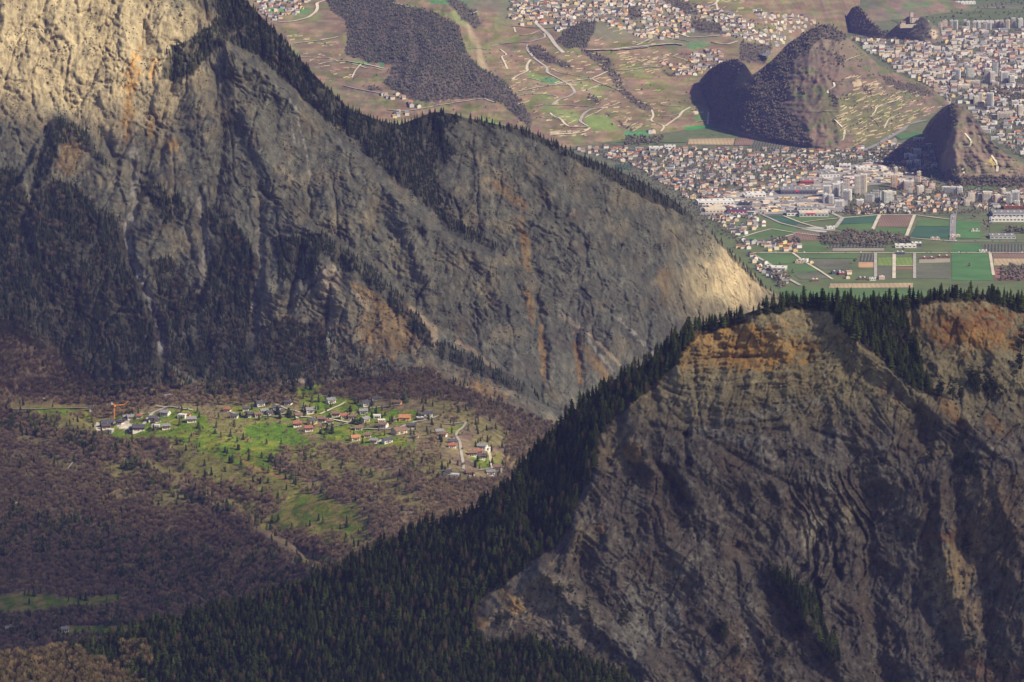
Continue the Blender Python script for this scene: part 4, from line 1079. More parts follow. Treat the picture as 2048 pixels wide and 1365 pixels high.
# ================================================================== TREES
def mk(name, V, Fc, mats, idx=None, smooth_=False):
    me = bpy.data.meshes.new(name); me.from_pydata(V, [], Fc)
    for m_ in mats: me.materials.append(m_)
    if idx is not None: me.polygons.foreach_set('material_index', idx)
    if smooth_: me.polygons.foreach_set('use_smooth', [True] * len(Fc))
    me.update(); return me

def leaf_mat(name, col, rand=0.35, hue=None):
    m, nt, b = new_mat(name)
    b.inputs['Specular IOR Level'].default_value = 0.1
    n = texnoise(nt, 0.25, 3, 0.6)
    oi = nt.nodes.new('ShaderNodeObjectInfo')
    f = mathn(nt, 'MULTIPLY', mapr(nt, n, 0.3, 0.7, 0.7, 1.3), mapr(nt, oi.outputs['Random'], 0, 1, 1 - rand, 1 + rand))
    if hue:
        mx = nt.nodes.new('ShaderNodeMix'); mx.data_type = 'RGBA'
        mx.inputs['A'].default_value = tuple(col) + (1,); mx.inputs['B'].default_value = tuple(hue) + (1,)
        w = mathn(nt, 'FRACT', mathn(nt, 'MULTIPLY', oi.outputs['Random'], 7.31), 0.0)
        nt.links.new(w, mx.inputs['Factor'])
        nt.links.new(mulcol(nt, mx.outputs['Result'], f), b.inputs['Base Color'])
    else:
        nt.links.new(mulcol(nt, tuple(col), f), b.inputs['Base Color'])
    return m
M_NEEDLE = leaf_mat('needles', (0.016, 0.026, 0.007), 0.45, (0.060, 0.076, 0.016))
M_PINE = leaf_mat('pine_needles', (0.036, 0.050, 0.022), 0.35, (0.060, 0.070, 0.030))
M_LARCH = leaf_mat('bare_larch', (0.115, 0.085, 0.055), 0.3, (0.20, 0.13, 0.075))
M_TWIG = leaf_mat('bare_twigs', (0.215, 0.150, 0.10), 0.3, (0.29, 0.215, 0.12))
M_TWIGP = leaf_mat('plum_twigs', (0.17, 0.118, 0.10), 0.3, (0.21, 0.155, 0.125))
M_TWIGT = leaf_mat('tawny_twigs', (0.38, 0.26, 0.14), 0.3, (0.30, 0.25, 0.11))
M_TWIG2 = leaf_mat('far_woods', (0.15, 0.115, 0.085), 0.3, (0.095, 0.10, 0.05))
M_BUD = leaf_mat('spring_leaves', (0.13, 0.17, 0.04), 0.3, (0.20, 0.18, 0.05))
M_BARK = flat_mat('bark', (0.085, 0.065, 0.05), 0.95, 0.3, 0.5)

def conifer_crown(seed, tiers=12, nb=8, R=0.17, base=0.10, shape=0.85, ragged=0.3):
    rng = random.Random(seed); V = []; Fc = []
    # ragged inner cone
    n = 7; ph = rng.random() * 6
    for k in range(5):
        z = base + (0.93 - base) * k / 4; r = R * 0.55 * (1 - k / 4) ** shape + 0.006
        for i in range(n):
            a = ph + i * 6.283 / n; rr = r * rng.uniform(0.75, 1.2)
            V.append((rr * math.cos(a), rr * math.sin(a), z + rng.uniform(-.015, .015)))
    for k in range(4):
        for i in range(n):
            j = (i + 1) % n; Fc.append((k * n + i, k * n + j, (k + 1) * n + j, (k + 1) * n + i))
    for t in range(tiers):
        u = (t + rng.uniform(-.2, .2)) / tiers
        z = base + (0.96 - base) * max(u, 0)
        r0 = R * (1 - max(u, 0)) ** shape * rng.uniform(0.8, 1.15) + 0.012
        ph = rng.random() * 6.28; m = nb if u < .6 else nb - 2
        for i in range(m):
            if rng.random() < 0.08: continue
            a = ph + i * 6.283 / m + rng.uniform(-.25, .25); r = r0 * rng.uniform(1 - ragged, 1 + ragged)
            w = r * 0.46 + 0.006; dz = -0.32 * r + rng.uniform(-.01, .01)
            c, s = math.cos(a), math.sin(a); o = len(V)
            V += [(0, 0, z + 0.02), (r * .6 * c - w * s, r * .6 * s + w * c, z + dz * .75 - 0.008), (r * c, r * s, z + dz), (r * .6 * c + w * s, r * .6 * s - w * c, z + dz * .75 - 0.008), (r * .55 * c, r * .55 * s, z + dz * .3 + 0.02)]
            Fc += [(o, o + 1, o + 4), (o + 1, o + 2, o + 4), (o + 2, o + 3, o + 4), (o + 3, o, o + 4)]
    o = len(V); V += [(-.006, 0, .93), (.006, 0, .93), (0, .006, .93), (0, 0, 1.02)]; Fc += [(o, o + 1, o + 3), (o + 1, o + 2, o + 3), (o + 2, o, o + 3)]
    return V, Fc
def pine_crown(seed, R=0.24):
    """open, rounded crown made of leafy clumps"""
    rng = random.Random(seed); V = []; Fc = []
    for c_ in range(15):
        u = rng.random(); z = 0.32 + 0.6 * u; rr = R * (1 - abs(u - .35) * 0.9); a = rng.random() * 6.28; d = rr * rng.uniform(.1, .8)
        cx, cy = d * math.cos(a), d * math.sin(a); s = R * rng.uniform(.38, .62) * (1 - .35 * u)
        for k in range(10):
            th = rng.random() * 6.28; el = rng.uniform(-.6, 1.3)
            ex, ey, ez = s * math.cos(th) * math.cos(el), s * math.sin(th) * math.cos(el), s * .7 * math.sin(el)
            o = len(V); q = s * .55
            V += [(cx + ex * .25 + rng.uniform(-q, q), cy + ey * .25 + rng.uniform(-q, q), z + ez * .2), (cx + ex + rng.uniform(-q, q) * .4, cy + ey + rng.uniform(-q, q) * .4, z + ez), (cx + ex * .6 + rng.uniform(-q, q), cy + ey * .6 + rng.uniform(-q, q), z + ez * .8 + rng.uniform(-q, q) * .5)]
            Fc.append((o, o + 1, o + 2))
        o = len(V)
        for a2, b2 in ((0, 0),): pass
        for (x, y, zz) in ((1,0,0),(0,1,0),(-1,0,0),(0,-1,0),(0,0,.8),(0,0,-.5)):
            V.append((cx + x * s * .62, cy + y * s * .62, z + zz * s * .6))
        Fc += [(o, o+1, o+4), (o+1, o+2, o+4), (o+2, o+3, o+4), (o+3, o, o+4), (o+1, o, o+5), (o+2, o+1, o+5), (o+3, o+2, o+5), (o, o+3, o+5)]
    return V, Fc
def twig_crown(seed, n=210, R=0.34, zc=0.60, rz=0.40, w=0.011, base=.22):
    rng = random.Random(seed); V = []; Fc = []
    for k in range(n):
        a = rng.random() * 6.28; u = rng.random() ** .45; el = rng.uniform(-.5, 1.45)
        ex, ey, ez = R * u * math.cos(a) * math.cos(el), R * u * math.sin(a) * math.cos(el), zc + rz * u * math.sin(el)
        t = rng.uniform(.45, .8)
        sx, sy, sz = ex * t + rng.uniform(-.03, .03), ey * t + rng.uniform(-.03, .03), base + (ez - base) * (t + .06)
        ww = w * rng.uniform(.7, 2.0); b = rng.random() * 6.28
        o = len(V)
        V += [(sx + ww * math.cos(b), sy + ww * math.sin(b), sz), (sx - ww * math.cos(b), sy - ww * math.sin(b), sz), (ex, ey, ez)]
        Fc.append((o, o + 1, o + 2))
    return V, Fc
def trunk(h=0.9, r=0.018, limbs=0, seed=0):
    V = []; Fc = []; rng = random.Random(seed)
    def cone(p, q, r0, r1, n=5):
        o = len(V); p = Vector(p); q = Vector(q); d = (q - p).normalized(); x = d.orthogonal().normalized(); y = d.cross(x)
        for c, r_ in ((p, r0), (q, r1)):
            for i in range(n):
                a = i * 6.283 / n; V.append(tuple(c + x * r_ * math.cos(a) + y * r_ * math.sin(a)))
        for i in range(n):
            j = (i + 1) % n; Fc.append((o + i, o + j, o + n + j, o + n + i))
    cone((0, 0, -.06), (0, 0, h), r, r * .25)
    for i in range(limbs):
        a = rng.random() * 6.28; z = rng.uniform(.22, .5); l = rng.uniform(.14, .26)
        cone((0, 0, z), (l * math.cos(a), l * math.sin(a), z + l * 1.1), r * .5, r * .12, 4)
    return V, Fc
def blobcrown(seed, R=0.42, zc=.55):
    rng = random.Random(seed); V = []; Fc = []
    for c_ in range(6):
        a = rng.random() * 6.28; d = R * rng.uniform(0, .5); cx, cy, z = d * math.cos(a), d * math.sin(a), zc + rng.uniform(-.22, .22)
        s = R * rng.uniform(.42, .62); o = len(V)
        for (x, y, zz) in ((1,0,0),(0,1,0),(-1,0,0),(0,-1,0),(0,0,1),(0,0,-1)):
            q = s * rng.uniform(.75, 1.25); V.append((cx + x * q, cy + y * q, z + zz * q * .9))
        Fc += [(o, o+1, o+4), (o+1, o+2, o+4), (o+2, o+3, o+4), (o+3, o, o+4), (o+1, o, o+5), (o+2, o+1, o+5), (o+3, o+2, o+5), (o, o+3, o+5)]
    return V, Fc
def merged(name, parts, mats):
    V = []; Fc = []; idx = []
    for k, (v, f) in enumerate(parts):
        o = len(V); V += v; Fc += [tuple(i + o for i in q) for q in f]; idx += [k] * len(f)
    return mk(name, V, Fc, mats, idx)

KINDS_T = {}
def kind(name, crowns, trunks, mc, n):
    lst = []
    for i in range(n):
        c = crowns(i); t = trunks(i)
        lst.append((mk(name + '_crown', c[0], c[1], [mc]), mk(name + '_trunk', t[0], t[1], [M_BARK]), merged(name, [c, t], [mc, M_BARK])))
    KINDS_T[name] = lst
kind('conifer', lambda i: conifer_crown(10 + i, 11, 7, (0.20, .17, .24, .15, .21)[i], (.08, .2, .05, .3, .14)[i], (.5, .75, .6, .8, .42)[i], .5), lambda i: trunk(.9, .014), M_NEEDLE, 5)
kind('larch', lambda i: twig_crown(30 + i, 190, .17, .52, .47, .010, .15), lambda i: trunk(.95, .012, 3, i), M_LARCH, 3)
kind('pine', lambda i: pine_crown(50 + i), lambda i: trunk(.75, .018, 3, i), M_PINE, 4)
kind('mountain_pine', lambda i: conifer_crown(70 + i, 7, 6, 0.22, .08, .7, .4), lambda i: trunk(.85, .02), M_PINE, 4)
kind('bare_tree', lambda i: twig_crown(90 + i), lambda i: trunk(.6, .022, 6, i), M_TWIG, 5)
kind('plum_tree', lambda i: twig_crown(190 + i), lambda i: trunk(.6, .022, 6, i), M_TWIGP, 3)
kind('tawny_tree', lambda i: twig_crown(200 + i), lambda i: trunk(.6, .022, 6, i), M_TWIGT, 3)
kind('spring_tree', lambda i: twig_crown(110 + i, 220, .36, .58, .42, .022), lambda i: trunk(.5, .022, 4, i), M_BUD, 2)
kind('bush', lambda i: blobcrown(130 + i, .5, .35), lambda i: trunk(.3, .02), M_PINE, 3)
kind('distant_tree', lambda i: blobcrown(150 + i), lambda i: trunk(.4, .03), M_TWIG2, 4)
kind('distant_conifer', lambda i: conifer_crown(170 + i, 4, 6, 0.24, .05, .8, .3), lambda i: trunk(.6, .02), M_PINE, 3)

def scatter(polys, sp, seed, layer=None, keep=None, warp=8.0, aspect=1.0):
    xs = [p[0] for q in polys for p in q]; ys = [p[1] for q in polys for p in q]
    r = np.random.RandomState(seed)
    gx, gy = np.meshgrid(np.arange(min(xs), max(xs), sp), np.arange(min(ys), max(ys), sp * aspect))
    gx = gx + (r.rand(*gx.shape) - .5) * sp * 1.1; gy = gy + (r.rand(*gy.shape) - .5) * sp * aspect * 1.1
    gx = gx.ravel(); gy = gy.ravel()
    m = inany(gx + warp * fbm(gx / 25, gy / 25, 3, seed), gy + warp * fbm(gx / 25, gy / 25, 3, seed + 1), polys)
    if keep is not None:
        m &= keep(gx, gy, r)
    gx, gy = gx[m], gy[m]
    if layer is not None and layer is not FLOOR:
        k = (gy > np.interp(gx, layer.xs, layer.yt) - 2) & (gy < np.interp(gx, layer.xs, layer.yb) - 1)
        gx, gy = gx[k], gy[k]
    return gx, gy, r

def gn_group(protos):
    ng = bpy.data.node_groups.new('plant_by_plant', 'GeometryNodeTree')
    ng.interface.new_socket('Geometry', in_out='INPUT', socket_type='NodeSocketGeometry')
    ng.interface.new_socket('Geometry', in_out='OUTPUT', socket_type='NodeSocketGeometry')
    gi = ng.nodes.new('NodeGroupInput'); go = ng.nodes.new('NodeGroupOutput')
    jn = ng.nodes.new('GeometryNodeJoinGeometry')
    def attr(nm, typ):
        a = ng.nodes.new('GeometryNodeInputNamedAttribute'); a.data_type = typ; a.inputs['Name'].default_value = nm; return a.outputs[0]
    ax = attr('rot', 'FLOAT_VECTOR'); asz = attr('size', 'FLOAT_VECTOR'); av = attr('variant', 'INT')
    for i, p in enumerate(protos):
        oi = ng.nodes.new('GeometryNodeObjectInfo'); oi.inputs['Object'].default_value = p; oi.inputs['As Instance'].default_value = True
        ip = ng.nodes.new('GeometryNodeInstanceOnPoints')
        cmp = ng.nodes.new('FunctionNodeCompare'); cmp.data_type = 'INT'; cmp.operation = 'EQUAL'
        ng.links.new(av, cmp.inputs[2]); cmp.inputs[3].default_value = i
        ng.links.new(gi.outputs[0], ip.inputs['Points']); ng.links.new(cmp.outputs[0], ip.inputs['Selection'])
        ng.links.new(oi.outputs['Geometry'], ip.inputs['Instance'])
        ng.links.new(ax, ip.inputs['Rotation']); ng.links.new(asz, ip.inputs['Scale'])
        ng.links.new(ip.outputs[0], jn.inputs[0])
    ng.links.new(jn.outputs[0], go.inputs[0])
    return ng
PROTO = {}
def protos(kname):
    if kname not in PROTO:
        PROTO[kname] = [bpy.data.objects.new(kname + '_pattern', me[2]) for me in KINDS_T[kname]]
    return PROTO[kname]
def stuff_points(name, kname, pts, hts, rng, label, fat=1.0):
    n = len(pts)
    if n == 0: return
    me = bpy.data.meshes.new(name); me.vertices.add(n); me.vertices.foreach_set('co', np.asarray(pts, np.float32).ravel())
    rot = np.zeros((n, 3), np.float32); rot[:, 2] = rng.rand(n) * 6.28; rot[:, 0] = (rng.rand(n) - .5) * .14; rot[:, 1] = (rng.rand(n) - .5) * .14
    f = (0.85 + 0.35 * rng.rand(n)) * fat
    siz = np.stack([hts * f, hts * f, hts], -1).astype(np.float32)
    a = me.attributes.new('rot', 'FLOAT_VECTOR', 'POINT'); a.data.foreach_set('vector', rot.ravel())
    a = me.attributes.new('size', 'FLOAT_VECTOR', 'POINT'); a.data.foreach_set('vector', siz.ravel())
    pr = protos(kname)
    a = me.attributes.new('variant', 'INT', 'POINT'); a.data.foreach_set('value', rng.randint(0, len(pr), n).astype(np.int32))
    o = bpy.data.objects.new(name, me); COL.objects.link(o); o['kind'] = 'stuff'; o['label'] = label
    md = o.modifiers.new('planting', 'NODES'); md.node_group = gn_group(pr)
    return o
def tree_things(kname, name, pts, hts, rng, labels, groups, cat='tree', fat=1.0):
    """single trees, each with its own trunk and crown"""
    for i, (p, h) in enumerate(zip(pts, hts)):
        v = KINDS_T[kname][rng.randint(len(KINDS_T[kname]))]
        r = bpy.data.objects.new(name, None); COL.objects.link(r)
        f = h * rng.uniform(.85, 1.2) * fat
        r.location = p; r.scale = (f, f, h); r.rotation_euler = (rng.uniform(-.06, .06), rng.uniform(-.06, .06), rng.uniform(0, 6.28))
        r['label'] = labels[i]; r['category'] = cat; r['group'] = groups[i]
        for nm, me in (('crown', v[0]), ('trunk', v[1])):
            c = bpy.data.objects.new(nm, me); COL.objects.link(c); c.parent = r

def plant(kname, name, layer, polys, sp, seed, hmin, hmax, label, single=0, singlelabel=None, group=None, hs=None, keep=None, warp=8, aspect=1.0, fat=1.0, order='near', off=-0.4, stuffname=None):
    gx, gy, r = scatter(polys, sp, seed, layer, keep, warp, aspect)
    if len(gx) == 0: return
    pts = layer.at(gx, gy, off)
    hts = hmin + (hmax - hmin) * (0.25 * r.rand(len(gx)) + 0.75 * r.beta(2, 2.6, len(gx)))
    if hs is not None: hts = hts * hs(gx, gy)
    if single:
        scr = hts / pts[:, 1]
        if order == 'crest':
            d = gy - np.interp(gx, layer.xs, layer.yt); scr = scr + (d < 14) * 1.0
        if order == 'spread':
            scr = scr * (0.6 + 0.8 * r.rand(len(gx)))
        o = np.argsort(-scr)
        s, rest = o[:single], o[single:]
        lf = singlelabel if callable(singlelabel) else (lambda x, y: (singlelabel, group))
        q1, q2 = np.percentile(hts[s], [33, 67])
        lg = [lf(gx[k], gy[k]) for k in s]
        lg = [((('short ' if hts[k] < q1 else 'tall ' if hts[k] > q2 else 'middling ') + a), b_) for k, (a, b_) in zip(s, lg)]
        tree_things(kname, name, pts[s], hts[s], r, [a for a, _ in lg], [b_ for _, b_ in lg], fat=fat)
    else:
        rest = np.arange(len(gx))
    stuff_points(stuffname or (name + '_forest'), kname, pts[rest], hts[rest], r, label, fat)

# -------- near ridge
def lab_R(x, y):
    if y > 1290: return ('dark spruce in the forest along the foot of the near slope', 'spruces at the foot of the near slope')
    if x > 1560 and y < 660: return ('black-green spruce standing on the skyline above the near cliff', 'spruces on the skyline of the near cliff')
    if x > 1500: return ('dark spruce clinging to a gully of the near cliff', 'spruces in the gullies of the near cliff')
    if x > 900 and y < 1000: return ('dark spruce on the steep wooded shoulder left of the near cliff', 'spruces on the shoulder of the near ridge')
    return ('dark spruce on the wooded skyline of the long near ridge', 'spruces on the crest of the near ridge')
plant('conifer', 'spruce', RG, R_FOREST, 7.5, 301, 5.5, 16.5, 'dark spruces covering the near slope', 300, lab_R, order='crest', stuffname='spruce_forest', hs=lambda x, y: 1 + .08 * (x > 1300) * (y < 830) - .1 * (y < 830) * (x > 1250) * (x < 1340),
      keep=lambda x, y, r: (fbm(x / 40, y / 40, 3, 302) + 0.35 * r.rand(*x.shape) > -0.16) & ~((inpoly(x, y, [(-60,1290),(0,1290),(120,1300),(215,1335),(300,1380),(-60,1400)])) & (r.rand(*x.shape) > .12)))
plant('larch', 'larch', RG, [R_FOREST[0]], 24, 303, 9, 17, 'leafless grey-brown larches among the near spruces', 160, lambda x, y: (('leafless grey-brown larch standing between the near spruces ' + ('of the steep shoulder' if x > 800 and y < 1150 else 'of the long lower slope' if x > 400 else 'at the lower left')), 'leafless larches of the near slope'),
      keep=lambda x, y, r: (fbm(x / 60, y / 60, 3, 304) + 0.3 * r.rand(*x.shape) > 0.0))
plant('tawny_tree', 'larch', RG, [[(-60,1290),(0,1290),(60,1300),(120,1300),(160,1310),(215,1335),(300,1380),(-60,1400)],[(230,1300),(290,1290),(310,1340),(250,1350)]], 8, 305, 8, 15, 'tawny leafless larches in the lower left corner', 60, lambda x, y: ('tawny leafless larch in the lower left corner grove', 'tawny larches of the corner grove'), stuffname='larch_grove')
plant('pine', 'pine', RG, [R_FOREST[0]], 15, 307, 6, 13, 'broad-crowned pines among the spruces', 90, lambda x, y: ('broad-crowned green pine among the near spruces', 'broad pines of the near slope'), keep=lambda x, y, r: (fbm(x / 50, y / 50, 3, 308) + .25 * r.rand(*x.shape) > .08), stuffname='pine_wood')
cl = []
for cx, cy, rr, n_ in R_CLUMPS:
    for k in range(n_ * 2):
        a = random.Random(cx + k).random() * 6.28; d = rr * random.Random(cy + k).random() ** .5
        if n_: cl.append((cx + d * math.cos(a), cy + d * math.sin(a) * .8))
cl = np.array(cl); rng_ = np.random.RandomState(8)
def ledge(x, y):
    if x < 1160: return 'on the pale rock spur left of the near cliff'
    if x < 1400: return 'on the slanting dark ledge in the left of the near cliff'
    if y > 1150 and x < 1700: return 'on the small lower buttress of the near cliff'
    if y > 1250: return 'on the grassy shelf in the lower right corner'
    if y < 760 and x > 2000: return 'at the right edge below the rusty crag'
    if y < 860: return 'on the orange scree below the rusty crag'
    if y < 1000: return 'on the dark ledge right of the long cleft'
    return 'among the ochre patches right of the long cleft'
lz = [ledge(x, y) for x, y in cl]
tree_things('pine', 'pine', RG.at(cl[:, 0], cl[:, 1], -.4), (7 + 7 * rng_.rand(len(cl))) * np.where((cl[:, 1] < 860) & (cl[:, 0] > 1850), 1.5, 1.0), rng_, ['bushy dark pine ' + z for z in lz], ['pines ' + z for z in lz])
rock_R = [[(1100,1110),(1200,960),(1300,830),(1400,700),(1640,640),(1760,740),(1900,800),(2050,640),(2080,1380),(1350,1380),(1200,1260),(1100,1150)], [(960,1240),(1080,1140),(1200,1240),(1320,1360),(1000,1290)]]
plant('bush', 'bush', RG, rock_R, 17, 311, 1.3, 3.6, 'small dark bushes dotted over the near cliff', keep=lambda x, y, r: (fbm(x / 70, y / 70, 3, 312) + .25 * (y > 1150) + .25 * (x > 1850) + .3 * (x < 1150) > 0.17) & (r.rand(*x.shape) > .3), stuffname='cliff_bushes')

# -------- left mountain
def chute(x, y):
    m = np.zeros(x.shape, bool)
    for pts, w in (([(268,300),(268,430),(252,455),(262,520),(286,560),(305,610),(318,650),(322,720)],15),([(60,400),(42,430),(40,450),(55,490)],6),([(398,600),(408,540),(412,490),(405,440),(400,400)],12),([(505,690),(512,600),(520,530),(518,460)],12),([(655,700),(660,640)],6),([(600,530),(586,610)],6),([(395,768),(412,780),(440,790),(500,788)],7),([(160,490),(150,600)],5),([(220,580),(250,650)],6),([(360,480),(350,600)],6)):
        m |= stroke(x, y, pts, w, .4) > .4
    return m
def lab_L(x, y):
    if x < 640: z = 'on the steep upper skyline of the left mountain'
    elif x < 800: z = 'on the descending skyline left of the saddle'
    elif x < 935: z = 'on the rounded knob right of the saddle'
    elif x < 1200: z = 'on the gently falling skyline right of the knob'
    else: z = 'on the skyline above the sunlit nose of the mountain'
    return ('dark pine ' + z, 'pines ' + z)
plant('mountain_pine', 'mountain_pine', LM, L_FOREST, 5.4, 321, 6, 14, 'dark pines and firs clothing the left mountain', 300,
      lab_L, order='crest', stuffname='mountain_forest',
      keep=lambda x, y, r: (fbm(x / 20, y / 24, 5, 322) + 0.35 * r.rand(*x.shape) > 0.07 - .1 * (y < 420) * (x > 430)) & ~chute(x, y))
plant('bush', 'bush', LM, L_THIN, 5.5, 323, 1.4, 4.6, 'scattered dark shrubs on the bare rock of the left mountain', keep=lambda x, y, r: (fbm(x / 30, y / 30, 5, 324) > 0.17) & (r.rand(*x.shape) > .35), stuffname='rock_shrubs')
plant('bush', 'bush', LM, [[(0,0),(450,0),(900,400),(1450,450),(1500,600),(1100,830),(850,780),(400,760),(0,640)]], 12, 325, 1.4, 4, 'sparse shrubs on the left mountain', keep=lambda x, y, r: (fbm(x / 45, y / 45, 4, 326) > 0.18) & (r.rand(*x.shape) > .3), stuffname='sparse_shrubs')
plant('bare_tree', 'bare_tree', LM, [L_FOREST[3], L_FOREST[6], L_FOREST[7], L_FOREST[9]], 10, 327, 8, 13, 'leafless trees between the mountain pines', keep=lambda x, y, r: fbm(x / 40, y / 40, 3, 328) > .08, stuffname='mixed_wood')

EDGE = [[(650,655),(700,690),(760,725),(830,740),(900,760),(1000,800),(1100,850),(900,800),(700,785),(645,772)]]
plant('mountain_pine', 'mountain_pine', LM, EDGE, 7, 361, 6, 13, 'thinning pines at the rocky foot of the left mountain', 0, keep=lambda x, y, r: fbm(x / 22, y / 22, 4, 362) + .3 * r.rand(*x.shape) > .16, stuffname='thinning_pines', warp=14)
plant('bare_tree', 'bare_tree', LM, EDGE + [[(540,640),(660,640),(760,720),(660,770),(520,700)]], 8, 363, 6, 11, 'leafless scrub wood at the rocky foot of the left mountain', 0, keep=lambda x, y, r: fbm(x / 26, y / 22, 4, 364) + .3 * r.rand(*x.shape) > .10, stuffname='scrub_wood', warp=14, fat=1.3)
# -------- side valley
M_ALL = [[(-60,640),(40,655),(100,690),(200,770),(400,778),(640,772),(700,765),(860,740),(900,770),(1000,810),(1100,850),(1170,880),(1100,1000),(900,1060),(700,1200),(400,1330),(-60,1330)]]
def olive(x, y):
    m = np.zeros(x.shape, bool)
    for cx, cy, rx, ry, st in OLIVE: m |= blob(x, y, cx, cy, rx, ry, 15, 1.0, 24, cx % 40) > .5
    return m & (noise(x / 6, y / 6, 5) > -.25)
def clear_M(x, y):
    return olive(x, y) | (blob(x, y, 640, 1030, 90, 34, 15, 1.0, 24, 2) > .6) | (blob(x, y, 430, 935, 70, 26, 15, 1.0, 24, 3) > .6) | (blob(x, y, 570, 975, 50, 18, 15, 1.0, 24, 4) > .6) | inany(x, y, M_MEADOW) | inpoly(x, y, [(186,840),(270,830),(300,812),(500,812),(870,800),(900,850),(830,900),(560,890),(430,870),(270,870),(186,870)]) | inpoly(x, y, [(870,850),(940,842),(1010,900),(1010,960),(880,965)]) | \
        (stroke(x, y, [(520,1065),(560,1090),(600,1112),(660,1128)], 7, 0) > .3) | (stroke(x, y, [(30,820),(180,820)], 9, 0) > .3) | (stroke(x, y, [(478,915),(500,935),(540,945),(575,962)], 5, 0) > .3)
def lab_M(x, y):
    if y < 800: z = 'at the foot of the left mountain'
    elif y < 880: z = 'around the village'
    elif x < 300: z = 'on the first wooded spur at the left edge' if y < 1050 else 'above the lower left meadow'
    elif x < 600: z = 'on the slope under the village lawns' if y < 1000 else 'in the dim hollow above the near ridge'
    else: z = 'around the olive clearing below the village'
    return ('leafless brown tree ' + z, 'leafless trees ' + z)
plant('bare_tree', 'bare_tree', LM, M_ALL, 7.0, 331, 7, 13.5, 'leafless brown woods of the side valley', 300, lab_M, order='spread', stuffname='leafless_woods',
      keep=lambda x, y, r: (~clear_M(x, y)) & (fbm(x / 55, y / 45, 3, 332) + .3 * r.rand(*x.shape) > -.20), fat=1.3)
plant('plum_tree', 'bare_tree', LM, M_ALL, 8.0, 381, 7, 12, 'plum-grey leafless woods of the side valley', 0, keep=lambda x, y, r: (~clear_M(x, y)) & (fbm(x / 75, y / 50, 3, 382) + .2 * r.rand(*x.shape) > .08), fat=1.4, stuffname='plum_woods')
plant('tawny_tree', 'bare_tree', LM, M_ALL, 9.0, 383, 6, 10, 'tawny leafless woods of the side valley', 0, keep=lambda x, y, r: (~clear_M(x, y)) & (fbm(x / 65, y / 45, 3, 384) + .2 * r.rand(*x.shape) > .14), fat=1.4, stuffname='tawny_woods')
CON_M = [[(-60,800),(40,815),(100,830),(230,880),(350,960),(480,1020),(600,1080),(560,1100),(430,1020),(330,1000),(230,930),(120,880),(-60,860)],
         [(-60,1000),(60,1010),(200,1050),(360,1085),(560,1110),(640,1140),(600,1180),(480,1220),(300,1220),(260,1180),(150,1130),(-60,1120)],
         [(-60,1225),(100,1222),(260,1215),(300,1240),(200,1290),(60,1290),(-60,1250)],[(520,870),(560,900),(590,960),(560,985),(520,950)],[(370,950),(420,930),(450,980),(400,990)],[(200,770),(400,775),(640,772),(600,800),(420,800),(300,800),(240,810),(140,790)]]
plant('conifer', 'fir', LM, CON_M, 7.5, 333, 8, 18, 'dark firs among the leafless woods of the side valley', 220, lambda x, y: (('dark fir among the leafless woods ' + ('under the left mountain' if y < 830 else 'on the upper left spur' if y < 1000 else 'beside the lower left meadow' if y > 1180 else 'of the dim lower hollow')), 'firs of the side valley'), order='spread', stuffname='fir_wood',
      keep=lambda x, y, r: (~clear_M(x, y)) & (fbm(x / 30, y / 22, 4, 334) > .0) & (r.rand(*x.shape) > .15), fat=1.35)
plant('conifer', 'fir', LM, M_ALL, 16, 335, 8, 16, 'lone firs in the side valley', 0, keep=lambda x, y, r: (~inany(x, y, M_MEADOW[:1])) & (fbm(x / 50, y / 40, 3, 371) > -.05) & (r.rand(*x.shape) > .3), stuffname='scattered_firs')
plant('pine', 'pine', LM, M_ALL, 13, 337, 7, 13, 'olive pines in the side valley woods', 0, keep=lambda x, y, r: (~clear_M(x, y)) & (fbm(x / 60, y / 30, 3, 336) > -.02), stuffname='pine_wood')
plant('bare_tree', 'bare_tree', LM, [[(190,815),(900,795),(1010,900),(960,960),(700,900),(560,980),(430,950),(300,890)]], 13, 391, 4, 9, 'leafless garden and orchard trees of the village', 0, keep=lambda x, y, r: (fbm(x / 26, y / 18, 3, 392) + .15 * r.rand(*x.shape) > .07), fat=1.3, stuffname='orchard_trees')
plant('spring_tree', 'spring_tree', LM, [[(190,815),(900,800),(1010,900),(900,960),(700,900),(480,960),(300,890)]], 27, 339, 4, 8, 'trees in first leaf around the village', 60, lambda x, y: ('small yellow-green tree in first leaf near the village', 'trees in first leaf near the village'), keep=lambda x, y, r: r.rand(*x.shape) > .45, order='spread')
VT = [(180+40,823,7),(555,830,15),(578,832,14),(605,832,13),(710,848,12),(715,850,12),(720,849,12),(732,856,12),(705,848,10),(625,858,13),(655,868,12),(665,867,13),(664,862,14),(743,838,12),(660,797,14),(811,805,16),(805,800,14),(711,808,12),(548,803,12),(430,868,9),(400,863,8),(398,869,8),(745,812,10),(560,838,11),
      (480,833,8),(590,840,8),(770,832,8),(835,835,11),(865,855,12),(880,880,10),(985,930,12),(955,925,11),(900,930,9),(1005,935,12),(640,868,8),(450,905,10),(560,950,12),(540,925,14),(543,918,10),(1010,965,12),(890,945,10),(865,1000,11),(712,965,12)]
vt = np.array(VT, float)

